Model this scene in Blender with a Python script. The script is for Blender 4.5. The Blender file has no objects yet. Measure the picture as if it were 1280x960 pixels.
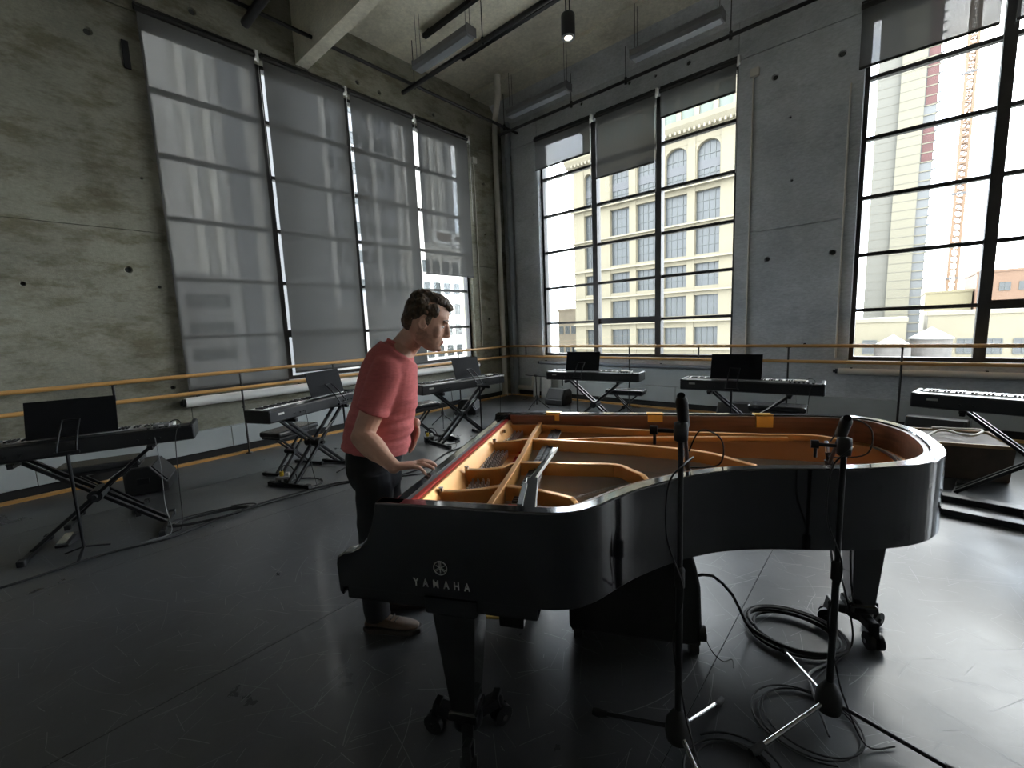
import bpy, bmesh, math, random
from math import sin, cos, pi, radians, sqrt
from mathutils import Vector as V, Matrix, noise

random.seed(7)
SC = bpy.context.scene
COL = SC.collection

# ------------------------------------------------------------------ camera
F_PX = 545.1
YAW, PITCH, ROLL = 0.721474, 0.132307, -0.040970
fw = V((-sin(YAW)*cos(PITCH), cos(YAW)*cos(PITCH), -sin(PITCH)))
rt0 = V((cos(YAW), sin(YAW), 0)); up0 = rt0.cross(fw)
rt = rt0*cos(ROLL) + up0*sin(ROLL); up = -rt0*sin(ROLL) + up0*cos(ROLL)
cam = bpy.data.cameras.new('camera'); camo = bpy.data.objects.new('camera', cam)
COL.objects.link(camo)
camo.matrix_world = Matrix(((rt.x, up.x, -fw.x, 0), (rt.y, up.y, -fw.y, 0), (rt.z, up.z, -fw.z, 1.6), (0, 0, 0, 1)))
cam.sensor_fit = 'HORIZONTAL'; cam.sensor_width = 36.0; cam.lens = 36.0*F_PX/1280.0
cam.clip_start = 0.05; cam.clip_end = 2000
SC.camera = camo

# ------------------------------------------------------------------ sky and exposure
SC.view_settings.view_transform = 'Standard'; SC.view_settings.look = 'None'
SC.view_settings.gamma = 1.0; SC.view_settings.use_curve_mapping = False
SC.view_settings.exposure = 2.15
W = bpy.data.worlds.new('World'); SC.world = W; W.use_nodes = True
nt = W.node_tree; nt.nodes.clear()
wo = nt.nodes.new('ShaderNodeOutputWorld'); bg = nt.nodes.new('ShaderNodeBackground')
tc = nt.nodes.new('ShaderNodeTexCoord'); nz = nt.nodes.new('ShaderNodeTexNoise'); rp = nt.nodes.new('ShaderNodeValToRGB')
nz.inputs['Scale'].default_value = 3.0; nz.inputs['Detail'].default_value = 5
rp.color_ramp.elements[0].position = 0.38; rp.color_ramp.elements[0].color = (0.62, 0.76, 0.95, 1)
rp.color_ramp.elements[1].position = 0.56; rp.color_ramp.elements[1].color = (1.0, 0.985, 0.96, 1)
nt.links.new(tc.outputs['Generated'], nz.inputs['Vector']); nt.links.new(nz.outputs['Fac'], rp.inputs['Fac'])
nt.links.new(rp.outputs['Color'], bg.inputs['Color']); nt.links.new(bg.outputs['Background'], wo.inputs['Surface'])
bg.inputs['Strength'].default_value = 4.0

# ------------------------------------------------------------------ materials
MATS = {}
def mat(name, col, rough=0.5, metal=0.0, var=0.0, scale=8.0, bump=0.0, bscale=40.0, spec=0.5, coat=0.0, emit=None, estr=0.0, stretch=None, col2=None):
    if name in MATS: return MATS[name]
    m = bpy.data.materials.new(name); m.use_nodes = True; n = m.node_tree; b = n.nodes['Principled BSDF']
    b.inputs['Base Color'].default_value = (*col, 1); b.inputs['Roughness'].default_value = rough
    b.inputs['Metallic'].default_value = metal; b.inputs['Specular IOR Level'].default_value = spec
    b.inputs['Coat Weight'].default_value = coat; b.inputs['Coat Roughness'].default_value = 0.06
    if emit: b.inputs['Emission Color'].default_value = (*emit, 1); b.inputs['Emission Strength'].default_value = estr
    t = n.nodes.new('ShaderNodeTexCoord'); vec = t.outputs['Object']
    if stretch:
        mp = n.nodes.new('ShaderNodeMapping'); mp.inputs['Scale'].default_value = stretch
        n.links.new(vec, mp.inputs['Vector']); vec = mp.outputs['Vector']
    if var > 0 or col2:
        x = n.nodes.new('ShaderNodeTexNoise'); x.inputs['Scale'].default_value = scale; x.inputs['Detail'].default_value = 5
        n.links.new(vec, x.inputs['Vector'])
        r = n.nodes.new('ShaderNodeValToRGB'); r.color_ramp.elements[0].position = 0.3; r.color_ramp.elements[1].position = 0.7
        c2 = col2 or tuple(min(1, c*(1+var)) for c in col)
        r.color_ramp.elements[0].color = (*[c*(1-var) for c in col], 1); r.color_ramp.elements[1].color = (*c2, 1)
        n.links.new(x.outputs['Fac'], r.inputs['Fac']); n.links.new(r.outputs['Color'], b.inputs['Base Color'])
    if bump > 0:
        x = n.nodes.new('ShaderNodeTexNoise'); x.inputs['Scale'].default_value = bscale; x.inputs['Detail'].default_value = 3
        n.links.new(vec, x.inputs['Vector'])
        bp = n.nodes.new('ShaderNodeBump'); bp.inputs['Strength'].default_value = bump; bp.inputs['Distance'].default_value = 0.01
        n.links.new(x.outputs['Fac'], bp.inputs['Height']); n.links.new(bp.outputs['Normal'], b.inputs['Normal'])
    MATS[name] = m
    return m

def concrete(name, base, stain, amount=0.5, stain_lo=0.5):
    m = bpy.data.materials.new(name); m.use_nodes = True; n = m.node_tree; b = n.nodes['Principled BSDF']
    g = n.nodes.new('ShaderNodeNewGeometry')
    def tex(scale, detail=6, vec=None, rough=0.6):
        x = n.nodes.new('ShaderNodeTexNoise'); x.inputs['Scale'].default_value = scale; x.inputs['Detail'].default_value = detail
        x.inputs['Roughness'].default_value = rough
        n.links.new(vec or g.outputs['Position'], x.inputs['Vector']); return x.outputs['Fac']
    def ramp(f, a, ca, c, cc):
        r = n.nodes.new('ShaderNodeValToRGB'); e = r.color_ramp.elements
        e[0].position = a; e[0].color = (*ca, 1); e[1].position = c; e[1].color = (*cc, 1)
        n.links.new(f, r.inputs['Fac']); return r.outputs['Color']
    def mix(kind, f, a, c):
        x = n.nodes.new('ShaderNodeMix'); x.data_type = 'RGBA'; x.blend_type = kind
        if isinstance(f, float): x.inputs['Factor'].default_value = f
        else: n.links.new(f, x.inputs['Factor'])
        n.links.new(a, x.inputs['A']); n.links.new(c, x.inputs['B']); return x.outputs['Result']
    lo = tuple(c*0.72 for c in base); hi = tuple(c*1.18 for c in base)
    c1 = ramp(tex(0.9, 8), 0.3, lo, 0.7, hi)
    mp = n.nodes.new('ShaderNodeMapping'); mp.inputs['Scale'].default_value = (1.2, 1.2, 3.0)
    n.links.new(g.outputs['Position'], mp.inputs['Vector'])
    c2 = ramp(tex(1.1, 9, mp.outputs['Vector'], 0.7), stain_lo, (1, 1, 1), stain_lo+0.13, stain)
    c3 = mix('MULTIPLY', amount, c1, c2)
    c4 = ramp(tex(14, 6, mp.outputs['Vector'], 0.75), 0.32, (0.6, 0.6, 0.58), 0.66, (1.12, 1.12, 1.1))
    c5 = mix('MULTIPLY', 0.55, c3, c4)
    n.links.new(c5, b.inputs['Base Color']); b.inputs['Roughness'].default_value = 0.82; b.inputs['Specular IOR Level'].default_value = 0.3
    bp = n.nodes.new('ShaderNodeBump'); bp.inputs['Strength'].default_value = 0.35; bp.inputs['Distance'].default_value = 0.02
    n.links.new(tex(9, 8, None, 0.7), bp.inputs['Height']); n.links.new(bp.outputs['Normal'], b.inputs['Normal'])
    MATS[name] = m; return m

def fabric_shade():
    m = bpy.data.materials.new('shade_mesh'); m.use_nodes = True; n = m.node_tree; n.nodes.clear()
    o = n.nodes.new('ShaderNodeOutputMaterial'); d = n.nodes.new('ShaderNodeBsdfDiffuse'); t = n.nodes.new('ShaderNodeBsdfTransparent'); l = n.nodes.new('ShaderNodeBsdfTranslucent')
    d.inputs['Color'].default_value = (0.10, 0.098, 0.092, 1); l.inputs['Color'].default_value = (0.026, 0.026, 0.025, 1)
    a = n.nodes.new('ShaderNodeAddShader'); x = n.nodes.new('ShaderNodeMixShader')
    n.links.new(d.outputs[0], a.inputs[0]); n.links.new(l.outputs[0], a.inputs[1])
    g = n.nodes.new('ShaderNodeNewGeometry'); z = n.nodes.new('ShaderNodeTexNoise'); z.inputs['Scale'].default_value = 2.0; z.inputs['Detail'].default_value = 4
    n.links.new(g.outputs['Position'], z.inputs['Vector'])
    mr = n.nodes.new('ShaderNodeMapRange'); mr.inputs['To Min'].default_value = 0.165; mr.inputs['To Max'].default_value = 0.20
    n.links.new(z.outputs['Fac'], mr.inputs['Value']); n.links.new(mr.outputs['Result'], x.inputs['Fac'])
    n.links.new(a.outputs[0], x.inputs[1]); n.links.new(t.outputs[0], x.inputs[2]); n.links.new(x.outputs[0], o.inputs['Surface'])
    MATS['shade_mesh'] = m; return m

def glass_mat():
    m = bpy.data.materials.new('window_glass'); m.use_nodes = True; n = m.node_tree; n.nodes.clear()
    o = n.nodes.new('ShaderNodeOutputMaterial'); t = n.nodes.new('ShaderNodeBsdfTransparent'); g = n.nodes.new('ShaderNodeBsdfGlossy'); x = n.nodes.new('ShaderNodeMixShader')
    t.inputs['Color'].default_value = (0.95, 0.965, 0.96, 1); g.inputs['Roughness'].default_value = 0.02
    f = n.nodes.new('ShaderNodeFresnel'); f.inputs['IOR'].default_value = 1.25
    n.links.new(f.outputs[0], x.inputs['Fac']); n.links.new(t.outputs[0], x.inputs[1]); n.links.new(g.outputs[0], x.inputs[2]); n.links.new(x.outputs[0], o.inputs['Surface'])
    MATS['window_glass'] = m; return m

def floor_mat():
    m = bpy.data.materials.new('dance_floor'); m.use_nodes = True; n = m.node_tree; b = n.nodes['Principled BSDF']
    g = n.nodes.new('ShaderNodeNewGeometry')
    acc = None
    def mathn(op, a, c):
        x = n.nodes.new('ShaderNodeMath'); x.operation = op
        for i, q in enumerate((a, c)):
            if isinstance(q, (int, float)): x.inputs[i].default_value = q
            else: n.links.new(q, x.inputs[i])
        return x.outputs[0]
    # thin scuff marks: one short, slightly bent scratch with its own direction in each cell, several layers
    for k, (sc, w_, ln) in enumerate([(1.1, .0016, .34), (1.7, .0014, .24), (2.4, .0013, .17), (3.3, .0012, .12), (4.6, .0011, .09), (1.4, .0015, .30), (2.9, .0012, .15), (5.8, .0010, .07), (2.0, .0014, .2), (3.9, .0011, .11)]):
        mp = n.nodes.new('ShaderNodeMapping'); mp.inputs['Location'].default_value = (k*3.71, k*1.93, 0); n.links.new(g.outputs['Position'], mp.inputs['Vector'])
        vo = n.nodes.new('ShaderNodeTexVoronoi'); vo.voronoi_dimensions = '2D'; vo.inputs['Scale'].default_value = sc
        n.links.new(mp.outputs['Vector'], vo.inputs['Vector'])
        df = n.nodes.new('ShaderNodeVectorMath'); df.operation = 'SUBTRACT'; n.links.new(mp.outputs['Vector'], df.inputs[0]); n.links.new(vo.outputs['Position'], df.inputs[1])
        cs_ = n.nodes.new('ShaderNodeSeparateColor'); n.links.new(vo.outputs['Color'], cs_.inputs[0])
        vr = n.nodes.new('ShaderNodeVectorRotate'); vr.rotation_type = 'Z_AXIS'
        n.links.new(df.outputs[0], vr.inputs['Vector']); n.links.new(mathn('MULTIPLY', cs_.outputs[0], 6.283), vr.inputs['Angle'])
        sx = n.nodes.new('ShaderNodeSeparateXYZ'); n.links.new(vr.outputs[0], sx.inputs[0])
        bend = mathn('MULTIPLY', mathn('MULTIPLY', sx.outputs[0], sx.outputs[0]), mathn('SUBTRACT', mathn('MULTIPLY', cs_.outputs[2], 1.6), .8))
        r = n.nodes.new('ShaderNodeMapRange'); r.inputs['From Min'].default_value = w_*.5; r.inputs['From Max'].default_value = w_*1.6
        r.inputs['To Min'].default_value = 1; r.inputs['To Max'].default_value = 0
        n.links.new(mathn('ABSOLUTE', mathn('ADD', sx.outputs[1], bend), 0), r.inputs['Value'])
        q = mathn('LESS_THAN', mathn('ABSOLUTE', sx.outputs[0], 0), mathn('MULTIPLY', cs_.outputs[1], ln))
        st = mathn('MULTIPLY', mathn('MULTIPLY', r.outputs['Result'], q), mathn('ADD', mathn('MULTIPLY', cs_.outputs[2], .8), .2))
        acc = st if acc is None else mathn('MAXIMUM', acc, st)
    big = n.nodes.new('ShaderNodeTexNoise'); big.inputs['Scale'].default_value = 1.3; big.inputs['Detail'].default_value = 7; big.inputs['Roughness'].default_value = .65
    n.links.new(g.outputs['Position'], big.inputs['Vector'])
    r = n.nodes.new('ShaderNodeValToRGB'); e = r.color_ramp.elements
    e[0].position = .3; e[0].color = (.044, .045, .047, 1); e[1].position = .72; e[1].color = (.092, .095, .099, 1)
    n.links.new(big.outputs['Fac'], r.inputs['Fac'])
    mx = n.nodes.new('ShaderNodeMix'); mx.data_type = 'RGBA'; mx.inputs['B'].default_value = (.26, .265, .27, 1)
    n.links.new(mathn('MULTIPLY', acc, .75), mx.inputs['Factor']); n.links.new(r.outputs['Color'], mx.inputs['A'])
    n.links.new(mx.outputs['Result'], b.inputs['Base Color'])
    rr = n.nodes.new('ShaderNodeMapRange'); rr.inputs['From Min'].default_value = .3; rr.inputs['From Max'].default_value = .7
    rr.inputs['To Min'].default_value = .25; rr.inputs['To Max'].default_value = .40
    n.links.new(big.outputs['Fac'], rr.inputs['Value'])
    n.links.new(mathn('ADD', rr.outputs['Result'], mathn('MULTIPLY', acc, .2)), b.inputs['Roughness'])
    b.inputs['Specular IOR Level'].default_value = .5
    bp = n.nodes.new('ShaderNodeBump'); bp.inputs['Strength'].default_value = .12; bp.inputs['Distance'].default_value = .004
    f2 = n.nodes.new('ShaderNodeTexNoise'); f2.inputs['Scale'].default_value = 18; f2.inputs['Detail'].default_value = 4
    n.links.new(g.outputs['Position'], f2.inputs['Vector']); n.links.new(f2.outputs['Fac'], bp.inputs['Height']); n.links.new(bp.outputs['Normal'], b.inputs['Normal'])
    MATS['dance_floor'] = m; return m

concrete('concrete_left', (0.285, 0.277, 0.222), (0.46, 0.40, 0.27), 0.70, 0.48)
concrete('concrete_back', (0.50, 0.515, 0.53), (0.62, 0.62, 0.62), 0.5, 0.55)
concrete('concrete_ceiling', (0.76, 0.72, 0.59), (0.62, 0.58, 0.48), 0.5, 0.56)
fabric_shade(); glass_mat(); floor_mat()
mat('dark_steel', (.028, .026, .024), .5, .3, var=.2)
mat('pipe_black', (.018, .017, .017), .45, .4, var=.2)
mat('cover_metal', (.40, .42, .41), .45, .1, var=.08, scale=2)
mat('dark_gap', (.012, .012, .012), .9)
mat('oak', (.50, .27, .085), .42, var=.22, scale=3, stretch=(6, 6, .6), bump=.05)
mat('oak_x', (.50, .27, .085), .42, var=.22, scale=3, stretch=(.6, 6, 6), bump=.05)
mat('oak_y', (.50, .27, .085), .42, var=.22, scale=3, stretch=(6, .6, 6), bump=.05)
mat('white_paint', (.74, .73, .69), .5, var=.06, scale=3)
mat('cream_paint', (.56, .53, .46), .5, var=.06, scale=3)
mat('grey_paint', (.22, .24, .26), .5, var=.08)
mat('black_lacquer', (.006, .006, .007), .10, coat=1.0)
mat('black_plastic', (.014, .014, .015), .42, var=.1, bump=.03, bscale=200)
mat('black_satin', (.010, .010, .011), .34, var=.15, bump=.02, bscale=120)
mat('black_metal', (.016, .016, .017), .38, .5, var=.1)
mat('black_cloth', (.010, .010, .011), .95, var=.25, bump=.25, bscale=90)
mat('desk_black', (.010, .010, .011), .8, var=.1, spec=.12)
mat('drywall', (.52, .515, .50), .8, var=.04, scale=1)
mat('rubber', (.012, .012, .012), .7, var=.1)
mat('chrome', (.62, .62, .63), .22, 1.0, var=.05)
mat('brass', (.72, .50, .16), .28, 1.0, var=.1)
mat('hinge_brass', (.85, .52, .12), .35, .6, var=.1)
mat('white_key', (.78, .77, .73), .3, var=.03)
mat('plate_gold', (.70, .35, .11), .33, .45, var=.10, scale=5, bump=.03, bscale=150)
mat('mahogany', (.22, .092, .05), .38, var=.3, scale=3, stretch=(.7, 3, 14), bump=.02)
mat('spruce', (.36, .20, .085), .45, var=.2, scale=4, stretch=(.5, 20, 6))
mat('bridge_wood', (.42, .27, .14), .5, var=.2, scale=10)
mat('red_felt', (.50, .045, .03), .95, var=.15, bump=.2, bscale=150)
mat('white_felt', (.62, .60, .56), .95, var=.08, bump=.2, bscale=150)
mat('steel_string', (.50, .49, .47), .32, 1.0)
mat('copper_string', (.50, .22, .09), .35, 1.0)
mat('pin_steel', (.72, .72, .73), .3, 1.0)
mat('logo_silver', (.42, .41, .37), .4, .6)
mat('seat_vinyl', (.030, .030, .031), .24, var=.1, bump=.06, bscale=70)
mat('panel_white', (.60, .61, .59), .55, var=.06)
mat('plug_yellow', (.78, .52, .03), .5, var=.05)
mat('box_grey', (.22, .22, .22), .5, var=.1)
mat('case_brown', (.075, .055, .04), .65, var=.25, scale=6, bump=.1)
mat('case_edge', (.30, .19, .08), .5, var=.2)
mat('red_plastic', (.10, .02, .02), .5, var=.1)
mat('paper_white', (.75, .75, .73), .7, var=.04)
mat('skin', (.56, .32, .225), .5, var=.10, scale=18, bump=.06, bscale=160)
mat('stubble', (.40, .225, .155), .6, var=.2, scale=60)
mat('hair', (.045, .026, .013), .55, var=.45, scale=45, bump=.6, bscale=60, stretch=(1, 3, 1), col2=(.11, .066, .032))
mat('shirt', (.50, .125, .12), .9, var=.10, scale=30, bump=.22, bscale=16, stretch=(1, 1, 3.2))
mat('trousers', (.010, .010, .013), .85, var=.25, scale=8, bump=.25, bscale=10)
mat('shoe_leather', (.085, .05, .03), .5, var=.2, scale=14)
mat('shoe_sole', (.035, .03, .026), .7)
mat('eye_white', (.62, .60, .58), .25)
mat('eye_dark', (.02, .014, .01), .15)
mat('lips', (.36, .14, .115), .5, var=.05)
mat('stone_cream', (.108, .096, .066), .8, var=.06, scale=.25)
mat('stone_cream_trim', (.128, .115, .082), .8, var=.05, scale=.4)
mat('facade_glass', (.022, .026, .028), .4, .0, var=.3, scale=.4)
mat('facade_sash', (.03, .035, .034), .5)
mat('spandrel', (.028, .030, .034), .5)
mat('attic_green', (.062, .078, .064), .6)
mat('tower_grey', (.062, .060, .050), .8, var=.07, scale=.08)
mat('tower_cream', (.088, .081, .058), .8, var=.06, scale=.08)
mat('tower_line', (.065, .06, .047), .8)
mat('tower_red', (.045, .015, .014), .8, var=.15, scale=.5)
mat('tower_panel', (.048, .051, .052), .5, var=.1, scale=.2)
mat('crane_yellow', (.085, .045, .02), .6, var=.1)
mat('brick_tan', (.085, .07, .048), .85, var=.12, scale=.5)
mat('roof_pale', (.12, .118, .112), .75, var=.1)
mat('brick_grey', (.16, .155, .15), .85, var=.12, scale=.15)
mat('tower_dark', (.14, .142, .15), .7, var=.2, scale=.1)
mat('tower_pale', (.36, .35, .33), .75, var=.1, scale=.1)
mat('facade_white', (.52, .50, .45), .7, var=.06, scale=.3)
mat('blue_awning', (.10, .20, .45), .7)
mat('orange_panel', (.09, .05, .028), .7, var=.1)
mat('yellow_panel', (.105, .09, .05), .7, var=.1)
mat('green_copper', (.065, .08, .066), .7, var=.1)
mat('tank_wood', (.05, .046, .042), .8, var=.2, scale=2)
mat('asphalt', (.34, .335, .32), .9, var=.2, scale=.05)
mat('lamp_lens', (.9, .85, .75), .4, emit=(1.0, .88, .70), estr=1.6)
mat('lamp_housing', (.14, .14, .145), .5, .2, var=.08)
mat('diffuser', (.20, .215, .225), .4, var=.04)

# ------------------------------------------------------------------ mesh helpers
def rotz(a): return Matrix.Rotation(a, 3, 'Z')
class MB:
    def __init__(s): s.v = []; s.f = []; s.sm = []
    def add(s, vs, fs, smooth=False):
        o = len(s.v); s.v += [tuple(p) for p in vs]; s.f += [tuple(i+o for i in q) for q in fs]; s.sm += [smooth]*len(fs); return s
    def box(s, x0, x1, y0, y1, z0, z1):
        return s.add([(x0,y0,z0),(x1,y0,z0),(x1,y1,z0),(x0,y1,z0),(x0,y0,z1),(x1,y0,z1),(x1,y1,z1),(x0,y1,z1)],
                     [(0,3,2,1),(4,5,6,7),(0,1,5,4),(1,2,6,5),(2,3,7,6),(3,0,4,7)])
    def obox(s, c, size, R=None):
        c = V(c); h = [q/2 for q in size]; R = R or Matrix.Identity(3)
        vs = [c + R @ V((a*h[0], b*h[1], d*h[2])) for d in (-1, 1) for a, b in ((-1,-1),(1,-1),(1,1),(-1,1))]
        return s.add(vs, [(0,3,2,1),(4,5,6,7),(0,1,5,4),(1,2,6,5),(2,3,7,6),(3,0,4,7)])
    def bar(s, a, b, w, t, upv=(0, 0, 1)):
        a = V(a); b = V(b); d = (b-a); L = d.length; d.normalize(); u = V(upv)
        if abs(d.dot(u)) > .98: u = V((1, 0, 0))
        x = d.cross(u).normalized(); z = x.cross(d)
        return s.obox((a+b)/2, (w, L, t), Matrix((x, d, z)).transposed())
    def tube(s, pts, r, seg=8, closed=False, smooth=True, squash=None):
        pts = [V(p) for p in pts]; n = len(pts)
        rs = r if isinstance(r, (list, tuple)) else [r]*n
        tg = []
        for i in range(n):
            a = pts[(i-1) % n] if (i > 0 or closed) else pts[i]
            b = pts[(i+1) % n] if (i < n-1 or closed) else pts[i]
            d = b-a; tg.append(d.normalized() if d.length > 1e-9 else V((0, 0, 1)))
        ref = V((0, 0, 1)) if abs(tg[0].z) < .9 else V((1, 0, 0))
        nx = tg[0].cross(ref).normalized(); vs = []; fs = []
        for i in range(n):
            t = tg[i]; nx = nx - t*nx.dot(t)
            if nx.length < 1e-6: nx = t.orthogonal()
            nx.normalize(); ny = t.cross(nx)
            for k in range(seg):
                a = 2*pi*k/seg; vs.append(pts[i] + (nx*cos(a) + ny*sin(a))*rs[i])
        m = n if closed else n-1
        for i in range(m):
            j = (i+1) % n
            for k in range(seg):
                l = (k+1) % seg; fs.append((i*seg+k, i*seg+l, j*seg+l, j*seg+k))
        s.add(vs, fs, smooth)
        if not closed:
            s.add(vs[:seg], [tuple(range(seg))[::-1]]); s.add(vs[-seg:], [tuple(range(seg))])
        return s
    def lathe(s, prof, c=(0, 0, 0), seg=16, R=None, smooth=True):
        c = V(c); R = R or Matrix.Identity(3); vs = []; fs = []; n = len(prof)
        for r, z in prof:
            for k in range(seg):
                a = 2*pi*k/seg; vs.append(c + R @ V((r*cos(a), r*sin(a), z)))
        for i in range(n-1):
            for k in range(seg):
                l = (k+1) % seg; fs.append((i*seg+k, i*seg+l, (i+1)*seg+l, (i+1)*seg+k))
        s.add(vs, fs, smooth)
        s.add(vs[:seg], [tuple(range(seg))[::-1]]); s.add(vs[-seg:], [tuple(range(seg))]); return s
    def cyl(s, a, b, r, seg=12): return s.tube([a, b], r, seg)
    def prism(s, poly, axis, a, b):
        def P(p, t):
            return {'x': (t, p[0], p[1]), 'y': (p[0], t, p[1]), 'z': (p[0], p[1], t)}[axis]
        n = len(poly); vs = [P(p, a) for p in poly] + [P(p, b) for p in poly]
        fs = [tuple(range(n))[::-1], tuple(range(n, 2*n))] + [(i, (i+1) % n, n+(i+1) % n, n+i) for i in range(n)]
        return s.add(vs, fs)
    def ell(s, c, r, R=None, seg=14, rings=9):
        c = V(c); R = R or Matrix.Identity(3); vs = []; fs = []
        for i in range(1, rings):
            t = pi*i/rings
            for k in range(seg):
                a = 2*pi*k/seg; vs.append(c + R @ V((r[0]*sin(t)*cos(a), r[1]*sin(t)*sin(a), -r[2]*cos(t))))
        b = len(vs); vs += [c + R @ V((0, 0, -r[2])), c + R @ V((0, 0, r[2]))]
        for i in range(rings-2):
            for k in range(seg):
                l = (k+1) % seg; fs.append((i*seg+k, i*seg+l, (i+1)*seg+l, (i+1)*seg+k))
        for k in range(seg):
            l = (k+1) % seg; fs.append((b, l, k)); fs.append((b+1, (rings-2)*seg+k, (rings-2)*seg+l))
        return s.add(vs, fs, True)
    def mesh(s, name):
        me = bpy.data.meshes.new(name); me.from_pydata(s.v, [], s.f)
        me.polygons.foreach_set('use_smooth', s.sm); me.update()
        bm = bmesh.new(); bm.from_mesh(me); bmesh.ops.recalc_face_normals(bm, faces=bm.faces); bm.to_mesh(me); bm.free()
        return me
    def build(s, name, m, parent=None, bevel=0, seg=2):
        me = s.mesh(name); me.materials.append(MATS[m])
        return place(name, me, parent, bevel, seg)
def place(name, me, parent=None, bevel=0, seg=2):
    o = bpy.data.objects.new(name, me); COL.objects.link(o)
    if parent: o.parent = parent
    if bevel:
        b = o.modifiers.new('bevel', 'BEVEL'); b.width = bevel; b.segments = seg; b.limit_method = 'ANGLE'; b.angle_limit = radians(40)
    return o
def thing(name, label, cat, loc=(0, 0, 0), rz=0, group=None):
    o = bpy.data.objects.new(name, None); COL.objects.link(o); o.location = loc; o.rotation_euler = (0, 0, rz); o.empty_display_size = .1
    return tag(o, label, cat, group)
def tag(o, label, cat, group=None):
    o['label'] = label; o['category'] = cat
    if group: o['group'] = group
    return o
def struct(o, label=None):
    o['kind'] = 'structure'
    if label: o['label'] = label
    return o
def stuff(o): o['kind'] = 'stuff'; return o
def copy_tree(o, parent=None):
    c = o.copy(); COL.objects.link(c); c.parent = parent
    for ch in list(o.children): copy_tree(ch, c)
    return c
def crom(P, n=6, closed=False):
    P = [V(p) for p in P]; out = []; m = len(P)
    for i in range(m if closed else m-1):
        if closed: a, b, c, d = P[(i-1) % m], P[i], P[(i+1) % m], P[(i+2) % m]
        else: a, b, c, d = P[max(i-1, 0)], P[i], P[i+1], P[min(i+2, m-1)]
        for k in range(n):
            t = k/n; out.append(.5*((2*b) + (c-a)*t + (2*a-5*b+4*c-d)*t*t + (3*b-a-3*c+d)*t**3))
    if not closed: out.append(P[-1])
    return out

# ================================================================== THE ROOM
XL, YB = -6.85, 7.75          # inner faces of left and back wall
XR, YF = 8.2, -5.6            # right wall, front wall (behind the camera)
ZC, ZH = 6.35, 6.75           # ceiling slab, higher slab near the camera
mat('tie_hole_shade', (.05, .05, .045), .9)  # shade inside the tie holes, painted as a dark colour on their bottoms
mat('cove_concrete', (.34, .33, .30), .85, var=.15, scale=1.5)

# floor: base slab plus rolled-out dance-floor sheets
fl = struct(MB().box(XL-.3, XR+.3, YF-.3, YB+.3, -.30, -.004).build('floor', 'dark_gap'))
e0 = XL+.02; k = 0
edges_x = [XL+.02, -5.6, -4.15, -2.36, -.55, 1.26, 3.07, 4.88, 6.69, XR-.02]
for a, b in zip(edges_x[:-1], edges_x[1:]):
    MB().box(a+.002, b-.002, YF+.02, YB-.02, -.004, 0).build('floor_sheet', 'dance_floor', fl)

def wall_panel(parent, axis, a0, a1, z0, z1, face, thick, nrm, holes, m):
    """one poured panel between form joints, with conical tie holes"""
    bm = bmesh.new(); g = .004
    def P(a, z, d):  # d = depth behind the face
        return (face-nrm*d, a, z) if axis == 'y' else (a, face-nrm*d, z)
    c = [(a0+g, z0+g), (a1-g, z0+g), (a1-g, z1-g), (a0+g, z1-g)]
    fr = [bm.verts.new(P(a, z, 0)) for a, z in c]; bk = [bm.verts.new(P(a, z, thick)) for a, z in c]
    es = [bm.edges.new((fr[i], fr[(i+1) % 4])) for i in range(4)]
    cups = []
    for (ha, hz, hr) in holes:
        if not (a0+.08 < ha < a1-.08 and z0+.08 < hz < z1-.08): continue
        n = 12
        r0 = [bm.verts.new(P(ha+hr*cos(2*pi*i/n), hz+hr*sin(2*pi*i/n), 0)) for i in range(n)]
        es += [bm.edges.new((r0[i], r0[(i+1) % n])) for i in range(n)]; cups.append((ha, hz, hr, r0))
    if cups: bmesh.ops.triangle_fill(bm, edges=es, use_beauty=True)
    else: bm.faces.new(fr)
    for i in range(4): bm.faces.new((fr[i], fr[(i+1) % 4], bk[(i+1) % 4], bk[i]))
    for ha, hz, hr, r0 in cups:
        n = 12; r1 = [bm.verts.new(P(ha+.72*hr*cos(2*pi*i/n), hz+.72*hr*sin(2*pi*i/n), thick*.9)) for i in range(n)]
        for i in range(n): bm.faces.new((r0[i], r0[(i+1) % n], r1[(i+1) % n], r1[i]))
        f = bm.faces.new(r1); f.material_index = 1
    bmesh.ops.recalc_face_normals(bm, faces=bm.faces)
    me = bpy.data.meshes.new('concrete_panel'); bm.to_mesh(me); bm.free()
    me.materials.append(MATS[m]); me.materials.append(MATS['tie_hole_shade'])
    return place('concrete_panel', me, parent)

TH = .03
# ---- left wall with one wide window
LW = (1.45, 6.65, .93, 5.38)
mb = MB(); x0, x1 = XL-.34, XL-TH
for a in ((YF-.3, LW[0], -.3, 6.9), (LW[1], YB+.34, -.3, 6.9), (LW[0], LW[1], -.3, LW[2]), (LW[0], LW[1], LW[3], 6.9)):
    mb.box(x0, x1, *a)
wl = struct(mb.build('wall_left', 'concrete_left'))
holesL = [(.99, 4.99, .045), (1.28, 3.52, .02), (1.03, 2.44, .042), (.17, 2.24, .025), (1.3, 2.25, .022), (.19, .98, .028), (1.29, 1.0, .028),
          (2.02, 5.66, .045), (4.27, 5.65, .04), (4.67, 5.63, .035), (5.84, 5.64, .035), (5.33, 5.9, .03), (7.13, 4.65, .035), (7.11, 1.77, .035), (7.1, 3.6, .02),
          (-.6, 4.99, .045), (-.6, 2.44, .045), (-1.8, 4.99, .045), (-1.8, 2.44, .045), (2.05, .62, .025), (3.9, .6, .025)]
LP = []
for a, b in ((YF, -3.3), (-3.3, -1.0), (-1.0, LW[0])):
    for z0, z1 in ((0, 2.9), (2.9, 5.38), (5.38, 6.75)): LP.append((a, b, z0, z1))
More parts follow.
